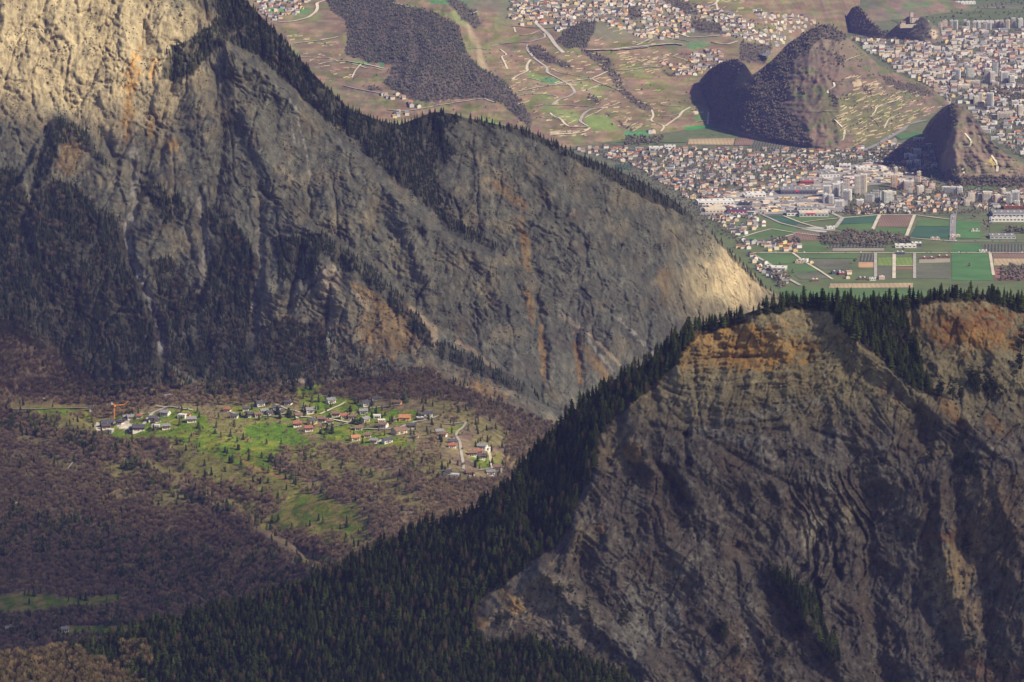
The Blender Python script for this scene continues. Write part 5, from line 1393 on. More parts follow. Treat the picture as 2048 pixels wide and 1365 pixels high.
# -------- far woods
plant('distant_tree', 'distant_tree', FLOOR, [[(1560,-20),(2060,-20),(2060,48),(1890,50),(1800,44),(1700,0),(1640,40)]], 9, 395, 8, 16, 'rows and copses of trees up the valley', stuffname='valley_copses', warp=3, aspect=.5, keep=lambda x, y, r: fbm(x / 40, y / 7, 3, 396) > .02)
def lab_far(x, y): return ('dark tree in the wood on the far hillside', 'trees of the far hillside wood')
plant('distant_conifer', 'distant_fir', HF, [H_FOREST[0], H_FOREST[2]], 4.4, 341, 7, 14, 'dark wood covering the spur of the far hillside', 120, lab_far, stuffname='far_fir_wood', warp=5, keep=lambda x, y, r: (fbm(x / 30, y / 30, 3, 342) - .25 * (y > 150) + .35 * r.rand(*x.shape) > -.05))
plant('distant_tree', 'distant_tree', HF, H_FOREST, 4.6, 343, 6, 12, 'leafless woods of the far hillside', 120, lab_far, stuffname='far_leafless_wood', warp=5)
plant('distant_tree', 'distant_tree', HA, A_DARK, 4.5, 345, 6, 12, 'leafless woods on the dark flank of the vineyard hill', 60, lambda x, y: ('leafless tree on the dark flank of the vineyard hill', 'trees of the vineyard hill'), stuffname='hill_wood', warp=5)
plant('distant_tree', 'distant_tree', HA, [[(1500,120),(1640,48),(1730,100),(1870,185),(1800,200),(1700,150),(1600,150)],[(1650,150),(1880,200),(1800,260),(1680,290)]], 9, 346, 5, 10, 'scrub on the vineyard hill', stuffname='hill_scrub', keep=lambda x, y, r: fbm(x / 25, y / 20, 3, 9) > .05)
plant('distant_tree', 'distant_tree', HB, B_DARK, 4.6, 347, 6, 11, 'leafless woods on the small hill', 30, lambda x, y: ('leafless tree on the small hill beside the town', 'trees of the small hill'), stuffname='small_hill_wood', warp=4)
plant('distant_tree', 'distant_tree', HC, [[(1680,60),(1714,10),(1800,80)]], 5, 349, 8, 14, 'dark trees on the steep rock above the town', stuffname='rock_wood', warp=2)
plant('distant_tree', 'distant_tree', HD, [[(1780,66),(1830,30),(1886,84)]], 6, 350, 6, 11, 'trees on the church rock', stuffname='church_rock_wood', warp=2)
def lab_pl(x, y): return ('bare poplar in the belt of trees between the fields of the plain', 'trees of the belt between the fields')
BELT = [[(1640,472),(1700,465),(1760,468),(1820,476),(1825,488),(1740,495),(1640,492)],[(1540,480),(1600,482),(1600,490),(1540,490)],[(1880,350),(2100,352),(2100,378),(1900,374)],[(1255,275),(1330,278),(1320,292),(1250,292)],[(2010,458),(2100,456),(2100,468),(2010,468)],
        [(1780,334),(1815,330),(1810,350),(1790,352)],[(1740,305),(1810,303),(1805,325),(1750,322)],[(1690,420),(1720,422),(1790,424),(1790,430),(1690,430)],[(2000,538),(2100,535),(2100,562),(2000,562)],[(1530,540),(1590,560),(1560,580)],[(1895,170),(1903,170),(1903,205),(1896,205)],[(1930,210),(1990,180),(2060,178),(2060,205),(1960,200)]]
plant('distant_tree', 'poplar', FLOOR, BELT, 6.2, 351, 9, 19, 'belts of leafless trees on the plain', 150, lab_pl, stuffname='tree_belt', warp=3, aspect=.45)
TOWN_T = [[(1180,300),(1640,300),(1700,305),(1760,300),(1850,280),(1880,350),(2060,375),(2060,430),(1830,429),(1560,428),(1440,440),(1500,500),(1380,440),(1280,360)],[(1700,70),(2060,60),(2060,330),(2000,290),(1930,200),(1870,180),(1740,110)]]
plant('distant_tree', 'garden_tree', FLOOR, TOWN_T, 5.4, 353, 5, 12, 'garden trees between the houses of the town', 120, lambda x, y: ('small dark tree between the houses of the town', 'garden trees of the town'), stuffname='garden_trees', warp=2, aspect=.6, keep=lambda x, y, r: (r.rand(*x.shape) > .25) & ~inpoly(x, y, [(1430,384),(1620,345),(1740,325),(1860,358),(1700,395),(1690,425),(1400,432)]))
plant('distant_tree', 'garden_tree', HF, [[(1020,-10),(1330,-10),(1560,60),(1560,95),(1480,80),(1400,60),(1340,75),(1180,40),(1090,50),(1010,40)],[(520,0),(620,0),(600,30),(540,36)],[(1360,110),(1440,105),(1440,150),(1360,150)]], 6.5, 355, 5, 11, 'garden trees of the hillside villages', stuffname='village_garden_trees', warp=2, keep=lambda x, y, r: r.rand(*x.shape) > .4)
plant('distant_tree', 'field_tree', HF, [[(560,60),(700,90),(1000,100),(1340,110),(1400,230),(1150,280),(1060,260),(760,200)]], 14, 357, 4, 9, 'hedge trees of the far vineyards', stuffname='vineyard_trees', keep=lambda x, y, r: (fbm(x / 40, y / 14, 4, 358) > .10), warp=3)
ft = np.array([(1710,528,16),(1586,548,13),(1938,534,13),(1806,505,14),(1700,474,12),(1650,479,17),(1672,477,13),(1598,485,12),(1836,425,17),(1850,432,15),(1950,438,12),(1946,437,12),(1480,300,10),(1425,273,8),(1655,500,8),(1560,531,9),(1642,276,9),(1970,452,12),(1975,457,12),(1973,462,12),(1968,446,12)], float)
tree_things('distant_tree', 'field_tree', FLOOR.at(ft[:, 0], ft[:, 1], 0), ft[:, 2], np.random.RandomState(19), ['lone rounded tree standing among the fields of the plain'] * len(ft), ['lone trees among the fields'] * len(ft))

# ================================================================== BUILDINGS
def bmat(name, col, var=0.12, rough=0.8):
    return flat_mat(name, col, rough, var, 0.3)
WALLS = {'white': bmat('white_render', (0.66, 0.64, 0.60)), 'cream': bmat('cream_render', (0.56, 0.49, 0.37)), 'beige': bmat('beige_render', (0.56, 0.48, 0.37)), 'pink': bmat('pink_render', (0.60, 0.42, 0.34)),
         'yellow': bmat('yellow_render', (0.66, 0.52, 0.24)), 'orange': bmat('orange_render', (0.64, 0.33, 0.12)), 'grey': bmat('grey_render', (0.40, 0.40, 0.40)), 'wood': bmat('dark_timber', (0.10, 0.055, 0.032)), 'red': bmat('red_timber', (0.22, 0.06, 0.035)),
         'brown': bmat('brown_timber', (0.19, 0.11, 0.06)), 'greenish': bmat('green_grey_render', (0.42, 0.46, 0.42)), 'dark': bmat('dark_cladding', (0.09, 0.09, 0.11))}
ROOFS = {'dark': bmat('slate_roof', (0.07, 0.07, 0.078), .25), 'grey': bmat('grey_tile_roof', (0.20, 0.20, 0.20), .25), 'red': bmat('red_tile_roof', (0.25, 0.105, 0.07), .3), 'brown': bmat('brown_tile_roof', (0.17, 0.11, 0.08), .25), 'orange': bmat('orange_tile_roof', (0.36, 0.17, 0.09), .25),
         'light': bmat('pale_flat_roof', (0.62, 0.60, 0.56), .15), 'tan': bmat('tan_tile_roof', (0.30, 0.22, 0.155), .2), 'white': bmat('white_flat_roof', (0.66, 0.65, 0.62), .1), 'beige': bmat('beige_flat_roof', (0.58, 0.50, 0.38), .1)}
M_GLASS = bmat('window_glass', (0.045, 0.05, 0.06), .1, 0.25)
M_SIGN = {'red': bmat('red_sign', (0.55, 0.03, 0.05)), 'yellow': bmat('yellow_sign', (0.7, 0.45, 0.03)), 'magenta': bmat('crimson_stripe', (0.28, 0.03, 0.12))}

def v_box(x0, x1, y0, y1, z0, z1):
    v = [(x0,y0,z0),(x1,y0,z0),(x1,y1,z0),(x0,y1,z0),(x0,y0,z1),(x1,y0,z1),(x1,y1,z1),(x0,y1,z1)]
    f = [(0,1,5,4),(1,2,6,5),(2,3,7,6),(3,0,4,7),(4,5,6,7),(3,2,1,0)]
    return v, f
def v_join(lst):
    V = []; Fc = []
    for v, f in lst:
        o = len(V); V += v; Fc += [tuple(i + o for i in q) for q in f]
    return V, Fc
def v_gablewall(w, d, h, r):
    """body of a house, ridge along x"""
    v = [(-w/2,-d/2,-4),(w/2,-d/2,-4),(w/2,d/2,-4),(-w/2,d/2,-4),(-w/2,-d/2,h),(w/2,-d/2,h),(w/2,d/2,h),(-w/2,d/2,h),(-w/2,0,h+r),(w/2,0,h+r)]
    f = [(0,1,5,4),(2,3,7,6),(1,2,6,9,5),(3,0,4,8,7),(3,2,1,0),(4,5,9,8),(6,7,8,9)]
    return v, f
def v_gableroof(w, d, h, r, ov=0.9, t=0.35):
    W = w/2+ov; D = d/2+ov; zz = h - r*ov/(d/2)
    v = []
    for dz in (0.08, 0.08+t):
        v += [(-W,-D,zz+dz),(W,-D,zz+dz),(W,0,h+r+dz),(-W,0,h+r+dz),(W,D,zz+dz),(-W,D,zz+dz)]
    f = [(6,7,8,9),(9,8,10,11),(3,2,1,0),(5,4,2,3),(0,1,7,6),(4,5,11,10),(1,2,8,7),(2,4,10,8),(3,0,6,9),(5,3,9,11)]
    return v, f
_mc = {}
def cached(key, fn):
    if key not in _mc: _mc[key] = fn()
    return _mc[key]
def child(name, me, parent, loc=(0,0,0), rz=0):
    o = bpy.data.objects.new(name, me); COL.objects.link(o); o.parent = parent; o.location = loc; o.rotation_euler = (0,0,rz); return o
def root(name, loc, rz, label, cat, group=None):
    r = bpy.data.objects.new(name, None); COL.objects.link(r); r.location = loc; r.rotation_euler = (0,0,rz)
    r['label'] = label; r['category'] = cat
    if group: r['group'] = group
    return r
def m_simple(key, vf, mat): return cached((key, mat.name), lambda: mk(key, vf[0], vf[1], [mat]))

def chalet(px, py, wall, roofc, w, rz, label, h=5.2, flat=False, group=None):
    p = LM.at(px, py)[0]
    w = w * .86; h = h * .9
    d = w * 0.8
    t = root('chalet' if wall in ('wood','brown','red') else 'house', p, rz, label, 'house', group)
    if flat:
        child('wall', mk('wall', *v_box(-w/2,w/2,-d/2,d/2,-4,h), [WALLS[wall]]), t)
        rf = child('roof', mk('roof', *v_box(-w/2-.4,w/2+.4,-d/2-.4,d/2+.4,h+.03,h+.5), [ROOFS[roofc]]), t)
    else:
        child('wall', mk('wall', *v_gablewall(w, d, h, d*.26), [WALLS[wall]]), t)
        rf = child('roof', mk('roof', *v_gableroof(w, d, h, d*.26, 1.2), [ROOFS[roofc]]), t)
        child('chimney', mk('chimney', *v_box(-.5,.5,-.5,.5,0,2.2), [WALLS['grey']]), rf, (w*.2, d*.15, h+d*.14))
        if wall in ('wood','brown','red'):
            child('plinth', mk('plinth', *v_box(-w/2-.15,w/2+.15,-d/2-.15,d/2+.15,-4,1.9), [WALLS['white']]), t)
    wm = m_simple('window', v_box(-.65,.65,-.06,.06,-.7,.7), M_GLASS)
    for k in (-.32, 0, .32):
        child('window', wm, t, (k*w, -d/2-.18, h*.68)); child('window', wm, t, (k*w, -d/2-.22, h*.25))
    child('window', wm, t, (w/2+.18, 0, h*.68), math.pi/2)
    child('balcony', m_simple('balcony', v_join([v_box(-3,3,-1.3,0,-.15,0), v_box(-3,3,-1.35,-1.25,0,1)]), WALLS['brown']), t, (0,-d/2-.12,h*.48))

V_HOUSES = [
 (185,821,'white','dark',12,.3,'white house with a dark roof alone at the far left end of the village'),
 (337,797,'white','grey',12,.2,'white house in the trees above the top lane'),(247,804,'white','dark',9,.6,'small white hut half hidden in the dark firs'),
 (331,831,'white','grey',15,-.4,'large white house with a grey roof on the bright green lawn'),(215,851,'wood','dark',18,.2,'big dark chalet beside the pale building site'),
 (212,858,'red','dark',14,.2,'reddish chalet just below the big dark chalet'),(219,866,'grey','light',13,-.3,'grey flat house at the lower edge of the building site'),
 (240,848,'wood','dark',12,-.5,'dark-roofed house in the middle of the building site'),(252,838,'brown','grey',10,.3,'brown cottage beside the orange crane'),
 (261,838,'white','grey',11,.3,'white-walled house just right of the crane'),(279,836,'brown','red',9,0,'small brown cabin above the forking lane'),
 (305,842,'wood','dark',14,.2,'black-roofed chalet right of the forking lane'),(315,844,'wood','dark',9,.2,'small black-roofed shed by the black chalet'),
 (365,836,'white','light',14,-.3,'white house with a pale roof below the top meadow'),(375,834,'orange','brown',10,-.3,'orange-walled house behind the pale-roofed one'),
 (383,844,'brown','grey',15,.1,'brown house with a grey roof at the edge of the orchard slope'),(277,861,'wood','dark',20,.1,'longest dark timber chalet on the lower lawn'),
 (265,861,'wood','grey',11,.1,'low dark annexe left of the longest chalet'),(332,858,'red','grey',13,.1,'red-brown chalet with a grey roof on the lower lawn'),
 (312,857,'white','light',13,-.1,'low white house between the two lower chalets'),(455,823,'brown','red',11,-.2,'brown chalet with a reddish roof at the start of the middle lane'),
 (491,821,'wood','dark',10,.2,'dark chalet with white gable above the lane'),(521,812,'white','dark',13,.3,'white house with a broad black roof at the wood edge'),
 (469,836,'white','dark',12,-.2,'white house with black roof below the middle lane'),(498,834,'wood','dark',13,.2,'wide dark chalet on the middle lane'),
 (516,833,'white','brown',11,.2,'white house with brown roof on the middle lane'),(528,826,'grey','grey',12,.3,'grey house in the middle row'),
 (541,829,'white','dark',12,.4,'white-gabled house with a black roof left of the tall firs'),(553,819,'wood','dark',12,.2,'dark chalet above the tall firs'),
 (563,827,'white','dark',9,.6,'narrow white house touching the tall firs'),(577,809,'wood','dark',12,-.3,'dark chalet under the wood above the lane'),
 (596,834,'brown','brown',12,.4,'brown chalet beside two round firs'),(622,826,'white','grey',16,.1,'long white house with a grey roof on the upper terrace'),
 (661,806,'white','grey',15,.5,'white house with a pale drive at the wood edge'),(594,853,'red','red',13,.2,'red-brown chalet above the bright green field'),
 (624,848,'yellow','dark',14,.7,'tall yellow house with a black roof in the middle of the village'),(617,862,'brown','red',13,.2,'brown chalet with a red roof beside the bright green field'),
 (645,844,'red','brown',13,-.3,'red-roofed chalet above the curving lane'),(660,847,'brown','brown',10,.1,'small brown shed by the curving lane'),
 (672,833,'brown','brown',13,-.1,'brown-roofed house at the left of the row of three'),(689,837,'cream','red',13,.1,'cream house with a red roof in the row of three'),
 (705,837,'brown','brown',12,-.1,'brown-roofed house at the right of the row of three'),(732,812,'white','dark',14,.4,'bright white house with a black roof on the upper lane'),
 (751,801,'white','dark',12,.2,'white house with a dark roof highest under the wood'),(796,809,'orange','brown',12,-.3,'orange-brown chalet beside the dark round tree'),
 (727,828,'grey','grey',13,.1,'grey house below the upper lane'),(730,844,'beige','grey',13,.8,'tall beige house with a grey roof behind the firs'),
 (754,836,'white','white',12,.1,'white cube house with a flat roof'),(763,845,'cream','white',12,.1,'cream cube house with a flat roof just below the white cube'),
 (767,855,'white','brown',14,-.4,'white house with a brown roof beside the straight lane'),(717,860,'white','brown',12,.1,'low white house with brown roof below the firs'),
 (810,841,'orange','orange',19,-.1,'broad orange-roofed farmhouse on the dry bank'),(787,843,'red','brown',9,.1,'small red shed left of the orange-roofed farmhouse'),
 (840,840,'dark','light',11,.1,'dark house with a pale flat roof at the right end of the upper row'),(856,833,'white','dark',14,.2,'white house with a dark roof topmost at the right end'),
 (822,857,'wood','dark',14,-.1,'dark chalet below the orange-roofed farmhouse'),(829,876,'white','brown',11,.7,'tall narrow white house beside the leafless wood'),
 (798,867,'beige','brown',22,.6,'big barn with a long brown roof below the straight lane'),(735,874,'brown','brown',11,0,'brown hut on the lower meadow edge'),
 (711,881,'cream','orange',14,.2,'house with a bright orange roof lowest on the meadow'),(748,885,'grey','grey',12,-.2,'grey house left of the black and white one'),
 (774,886,'white','dark',15,.5,'black-roofed white house with a pale drive'),(905,887,'dark','dark',12,.2,'dark house beside the winding road'),
 (904,895,'red','red',12,.2,'red-roofed house beside the winding road'),(887,873,'white','brown',11,-.3,'white-fronted house left of the winding road'),
 (878,867,'brown','grey',12,.3,'brown house uphill of the white-fronted one'),(965,898,'white','grey',15,-.3,'white house with a grey roof at the top of the lower hamlet'),
 (974,901,'white','light',10,-.3,'small white annexe by the sandy drive'),(945,912,'red','brown',13,.1,'red-brown house at the left of the lower hamlet'),
 (955,909,'red','red',13,.3,'red-roofed house in the lower hamlet'),(962,918,'wood','dark',13,.1,'dark chalet lowest in the lower hamlet'),
 (981,950,'white','grey',13,.2,'white-fronted house half behind the near spruces'),(995,940,'grey','brown',13,.1,'grey house on the road next to the near spruces'),
 (940,951,'brown','brown',13,.2,'brown house on the lower cross lane'),(896,948,'white','dark',10,.1,'small dark-roofed house in the leafless wood'),
 (911,956,'white','light',13,-.3,'bright white house in the clearing of the leafless wood'),(885,956,'grey','dark',11,.2,'grey hut left of the clearing'),
 (30,1012,'white','light',9,.2,'lone pale hut in the woods at the left edge'),(20,1262,'beige','grey',12,.1,'pale house in the valley corner at the far left'),(130,1263,'white','grey',10,.2,'small pale hut behind the corner larches'),
 (90,803,'grey','light',10,.1,'small grey barn on the dry bank at the left'),
]
for (x, y, wl, rf, w, rz, lb) in V_HOUSES:
    chalet(x, y, wl, rf, w, rz, lb, h=6.0 if w > 12 else 4.6, flat=(rf in ('light', 'white')))

hx = np.array([(q[0], q[1]) for q in V_HOUSES], float)
fl_ = []
for x, y, _h in VT:
    i = int(np.argmin(np.hypot(hx[:, 0] - x, (hx[:, 1] - y) * 1.5))); d = math.hypot(hx[i, 0] - x, hx[i, 1] - y)
    w_ = ' '.join(V_HOUSES[i][6].split()[:9])
    fl_.append(('dark fir %s the ' % ('close left of' if x < hx[i, 0] else 'close right of') + w_) if d < 28 else 'lone dark fir on the open slope below the village')
tree_things('conifer', 'fir', LM.at(vt[:, 0], vt[:, 1], -.3), vt[:, 2], np.random.RandomState(9), fl_, ['firs standing between the village houses'] * len(VT), fat=1.5)
# the tower crane on the building site
def crane():
    p = LM.at(229, 843)[0]
    t = root('tower_crane', p, 0, 'orange tower crane with a raised jib on the village building site', 'crane')
    M = bmat('crane_orange', (0.72, 0.27, 0.03))
    def lattice(n, L, s, axis='z'):
        V = []; Fc = []
        def bar(a, b, r=.08):
            a = Vector(a); b = Vector(b); d = (b - a).normalized(); x = d.orthogonal().normalized() * r; y = d.cross(x).normalized() * r
            o = len(V)
            for c in (a, b):
                for q in (x + y, -x + y, -x - y, x - y): V.append(tuple(c + q))
            for i in range(4):
                j = (i + 1) % 4; Fc.append((o + i, o + j, o + 4 + j, o + 4 + i))
        cs = [(-s, -s), (s, -s), (s, s), (-s, s)]
        for c in cs: bar((c[0], c[1], 0), (c[0], c[1], L), .14)
        for k in range(n):
            z0, z1 = L * k / n, L * (k + 1) / n
            for i in range(4):
                a, b_ = cs[i], cs[(i + 1) % 4]; bar((a[0], a[1], z0), (b_[0], b_[1], z1)); bar((b_[0], b_[1], z1), (a[0], a[1], z1))
        return V, Fc
    child('mast', mk('mast', *lattice(12, 25, .6), [M]), t)
    a = child('jib', mk('jib', *lattice(9, 14, .4), [M]), t, (1, 0, 24.5)); a.rotation_euler = (0, rad(86), 0)
    b = child('jib_tip', mk('jib_tip', *lattice(4, 8, .35), [M]), t, (15, 0, 25.4)); b.rotation_euler = (0, rad(48), 0)
    c = child('counter_jib', mk('counter_jib', *lattice(3, 5, .4), [M]), t, (0, 0, 24.5)); c.rotation_euler = (0, rad(-50), 0)
    child('counterweight', mk('counterweight', *v_box(-1.2, 1.2, -1, 1, -1.5, 1.5), [WALLS['grey']]), t, (-3.6, 0, 27.2))
    child('cab', mk('cab', *v_box(-1, 1, -1, 1, -1.2, 1.2), [WALLS['orange']]), t, (1.2, -1.6, 23.5))
    child('base_block', mk('base_block', *v_box(-2.5, 2.5, -2.5, 2.5, -3, .8), [WALLS['grey']]), t)
crane()

# ------------------------------------------------------------------ town: named large buildings
def block(px, py, w, h, d, wall, roofc, label, rz=0.0, storeys=None, balc=True, group=None, layer=FLOOR, name='apartment_block'):
    """flat-roofed block: w, d, h in metres"""
    p = layer.at(px, py)[0]
    t = root(name, p, rz, label, 'building', group)
    child('wall', cached(('bw', w, d, h, wall), lambda: mk('wall', *v_box(-w/2,w/2,-d/2,d/2,-2,h), [WALLS[wall]])), t)
    rf = child('roof', cached(('br', w, d, h, roofc), lambda: mk('roof', *v_box(-w/2-.3,w/2+.3,-d/2-.3,d/2+.3,h+.02,h+.7), [ROOFS[roofc]])), t)
    child('lift_house', cached(('lh', roofc), lambda: mk('lift_house', *v_box(-2.2,2.2,-2,2,0,2.6), [WALLS['grey']])), rf, (w*.12, 0, h+.7))
    n = storeys or max(2, int(h / 3)); cols = max(3, int(w / 3.6))
    def win():
        L = []
        for k in range(n):
            z = (k + .5) * h / n
            for c in range(cols):
                x = (c + .5) / cols * w - w/2; L.append(v_box(x-.85, x+.85, -d/2-.07, -d/2+.05, z-.75, z+.75))
            for c in range(max(2, int(d / 4))):
                y = (c + .5) / max(2, int(d / 4)) * d - d/2; L.append(v_box(w/2-.05, w/2+.07, y-.8, y+.8, z-.75, z+.75))
        return mk('windows', *v_join(L), [M_GLASS])
    wn_ = child('windows', cached(('wn', w, d, h, n), win), t); wn_['kind'] = 'stuff'
    if balc:
        def bal():
            L = []
            for k in range(1, n):
                z = k * h / n
                L.append(v_box(-w*.36, w*.36, -d/2-1.5, -d/2-.08, z-.1, z+.9))
            return mk('balconies', *v_join(L), [WALLS['white'] if wall != 'white' else WALLS['grey']])
        bl = child('balconies', cached(('bl', w, d, h, n, wall), bal), t); bl['kind'] = 'stuff'
TOWERS = [
 (1693,379,16,24,20,'pink','brown','brown and white slab block in the middle of the tower group'),(1715,390,15,42,18,'beige','light','left half of the tall twin beige tower'),(1727,390,14,44,18,'cream','light','right half of the tall twin beige tower'),
 (1654,394,18,24,16,'white','light','white tower at the left of the white cluster'),(1672,393,18,27,16,'white','light','white tower between two others of the white cluster'),(1686,396,10,30,14,'greenish','grey','slim green-grey tower beside the white cluster'),
 (1695,401,18,22,18,'white','white','white tower at the right of the white cluster'),(1650,407,10,20,14,'white','light','low white block in front of the white towers'),(1662,408,11,19,14,'white','light','narrow white block in front of the white towers'),
 (1678,413,22,13,14,'white','white','bright white cube block in front of the cluster'),(1720,411,17,12,14,'white','white','lone white block right of the twin beige tower'),(1740,406,20,20,18,'white','grey','white-grey block left of the green-grey pair'),
 (1753,403,20,22,16,'greenish','grey','green-grey block of the pair'),(1775,407,22,26,20,'greenish','light','taller green-grey block of the pair'),(1788,375,16,27,16,'orange','light','orange-beige tower behind the residential blocks'),
 (1791,370,8,38,10,'cream','light','slim cream tower rising behind the orange one'),(1803,379,16,20,16,'pink','light','pinkish block right of the orange tower'),(1818,381,24,20,18,'pink','light','wide pinkish block on the tower street'),
 (1820,389,12,16,14,'beige','brown','small beige block in front of the pinkish one'),(1840,389,16,18,14,'beige','light','beige block with pale roof near the boulevard'),(1835,365,14,14,14,'pink','brown','pink house block near the rail sheds'),(1850,372,14,12,14,'pink','brown','second pink house block near the rail sheds'),
 (1863,377,14,12,14,'pink','brown','pink house block farthest from the orange tower'),(1857,388,14,12,12,'cream','red','cream block with a red roof'),(1900,388,36,15,14,'white','light','long white block with many windows'),(1919,389,12,16,16,'white','light','white end tower of the long block'),
 (1941,403,17,20,16,'beige','tan','beige block beside the wide boulevard'),(1933,411,12,14,14,'cream','tan','cream block in front of the boulevard block'),(1975,404,22,21,18,'beige','light','big beige block left of the straight street'),(1994,406,14,17,16,'pink','light','pinkish block right of the straight street'),
 (2018,408,14,24,16,'white','light','left part of the tall white block at the right edge'),(2031,408,18,27,18,'white','light','right part of the tall white block at the right edge'),(2034,413,12,11,12,'beige','light','beige block in front of the tall white block'),
 (1960,402,10,14,12,'greenish','grey','small green-grey block by the straight street'),(2006,390,10,13,12,'cream','light','cream block behind the pinkish one'),
 (1816,318,18,12,12,'white','white','white terrace block lowest of the stepped cluster'),(1826,324,18,15,12,'white','white','white block in the middle of the stepped cluster'),(1835,332,16,13,12,'white','white','white block at the front of the stepped cluster'),(1818,331,14,10,12,'white','white','front left white block of the stepped cluster'),
 (1835,312,18,15,12,'white','white','white block at the back of the stepped cluster'),(1862,295,24,8,12,'grey','light','grey row with arched roofs below the wooded hill'),(1838,282,30,7,10,'white','light','long pale row above the green field below the wooded hill'),(1868,337,14,8,12,'beige','light','beige square house beside the meadow'),
 (1838,353,10,10,10,'yellow','light','small yellow house at the end of the rail sheds'),(1975,166,17,36,18,'cream','light','tall cream tower in the upper town'),(1984,167,14,29,16,'cream','light','lower cream tower beside the tall one'),(2009,165,22,27,18,'white','light','wide white tower in the upper town'),
 (2023,167,14,20,16,'white','light','white tower with a dark side at the right'),(1990,151,16,34,16,'greenish','grey','grey-green tower behind the cream towers'),(1971,150,8,24,14,'grey','grey','slim grey tower behind the cream towers'),(1940,155,22,25,16,'greenish','grey','wide grey-green tower on the avenue'),
 (1916,160,13,27,14,'white','light','white tower at the head of the avenue'),(1980,216,18,36,16,'white','white','tallest white tower above the small hill'),(1941,206,12,22,14,'greenish','light','grey tower left of the beige group'),(1952,208,14,19,14,'cream','light','cream block of the beige group'),
 (1961,207,12,25,14,'cream','light','taller cream block of the beige group'),(2010,239,40,17,16,'cream','beige','wide cream block above the small hill'),(2040,235,14,30,14,'beige','light','beige tower at the right edge above the small hill'),(1927,178,34,10,16,'beige','light','long beige school block beside the avenue'),
 (1950,172,26,13,16,'beige','beige','tall part of the beige school'),(1970,245,14,12,12,'yellow','tan','golden rounded block among the town houses'),(1948,253,14,12,12,'cream','light','cream house block left of the golden one'),(2005,210,16,14,14,'white','light','white block behind the tallest white tower'),
 (2030,212,18,13,14,'white','light','broad white block right of the tallest tower'),(1880,57,12,16,14,'cream','tan','small cream block first in the top row'),(1889,54,16,18,14,'pink','tan','pinkish block in the top row'),(1903,57,10,22,14,'greenish','light','grey-green tower in the top row'),
 (1912,59,10,24,12,'white','white','brilliant white tower in the top row'),(1930,58,9,24,12,'greenish','light','left grey tower of the close pair'),(1936,59,9,22,12,'white','light','right white tower of the close pair'),(1949,57,12,18,14,'cream','light','cream tower right of the close pair'),
 (1957,57,10,18,14,'greenish','light','grey tower right of the close pair'),(1970,60,12,20,12,'white','red','white tower with a red side'),(1979,60,10,20,12,'white','light','white tower next to the red-sided one'),(1994,56,14,20,14,'cream','light','cream tower left of the reddish one'),
 (2003,57,10,22,12,'pink','light','reddish tower in the top row'),(2015,58,12,24,14,'cream','light','cream tower right of the reddish one'),(2026,55,12,26,14,'cream','light','highest cream tower in the top row'),(2040,56,16,26,14,'greenish','light','grey tower last in the top row'),
]
for (x, y, w, h, d, wl, rf, lb) in TOWERS:
    block(x, y, w * 1.08, h * 1.2, d, wl, rf, lb, rz=random.Random(x).choice([-.25, -.1, .1, .25]))

def hall(px, py, w, h, d, wall, roofc, label, rz=0.0, strip=None, ribs=0, strip2=None):
    p = FLOOR.at(px, py)[0]
    t = root('warehouse', p, rz, label, 'building')
    child('wall', mk('wall', *v_box(-w/2,w/2,-d/2,d/2,-1,h), [WALLS[wall]]), t)
    rf = child('roof', mk('roof', *v_box(-w/2-.4,w/2+.4,-d/2-.4,d/2+.4,h+.03,h+.8), [ROOFS[roofc]]), t)
    for k in range(max(2, int(w / 14))):
        x = (k + .5) / max(2, int(w / 14)) * w - w/2
        child('skylight', m_simple('skylight', v_box(-1.6,1.6,-d*.0-6,6,0,.9), ROOFS['light'] if roofc != 'light' and roofc != 'white' else ROOFS['grey']), rf, (x, 0, h+.83))
    nb = max(3, int(w / 9))
    wn_ = child('windows', mk('windows', *v_join([v_box((k+.2)/nb*w-w/2, (k+.8)/nb*w-w/2, -d/2-.12, -d/2+.05, h*.3, h*.62) for k in range(nb)]), [M_GLASS]), t); wn_['kind'] = 'stuff'
    if strip:
        child('sign', mk('sign', *v_box(-w*strip[1], w*strip[2], -d/2-.5, -d/2-.15, h*.68, h*.98), [M_SIGN[strip[0]]]), t)
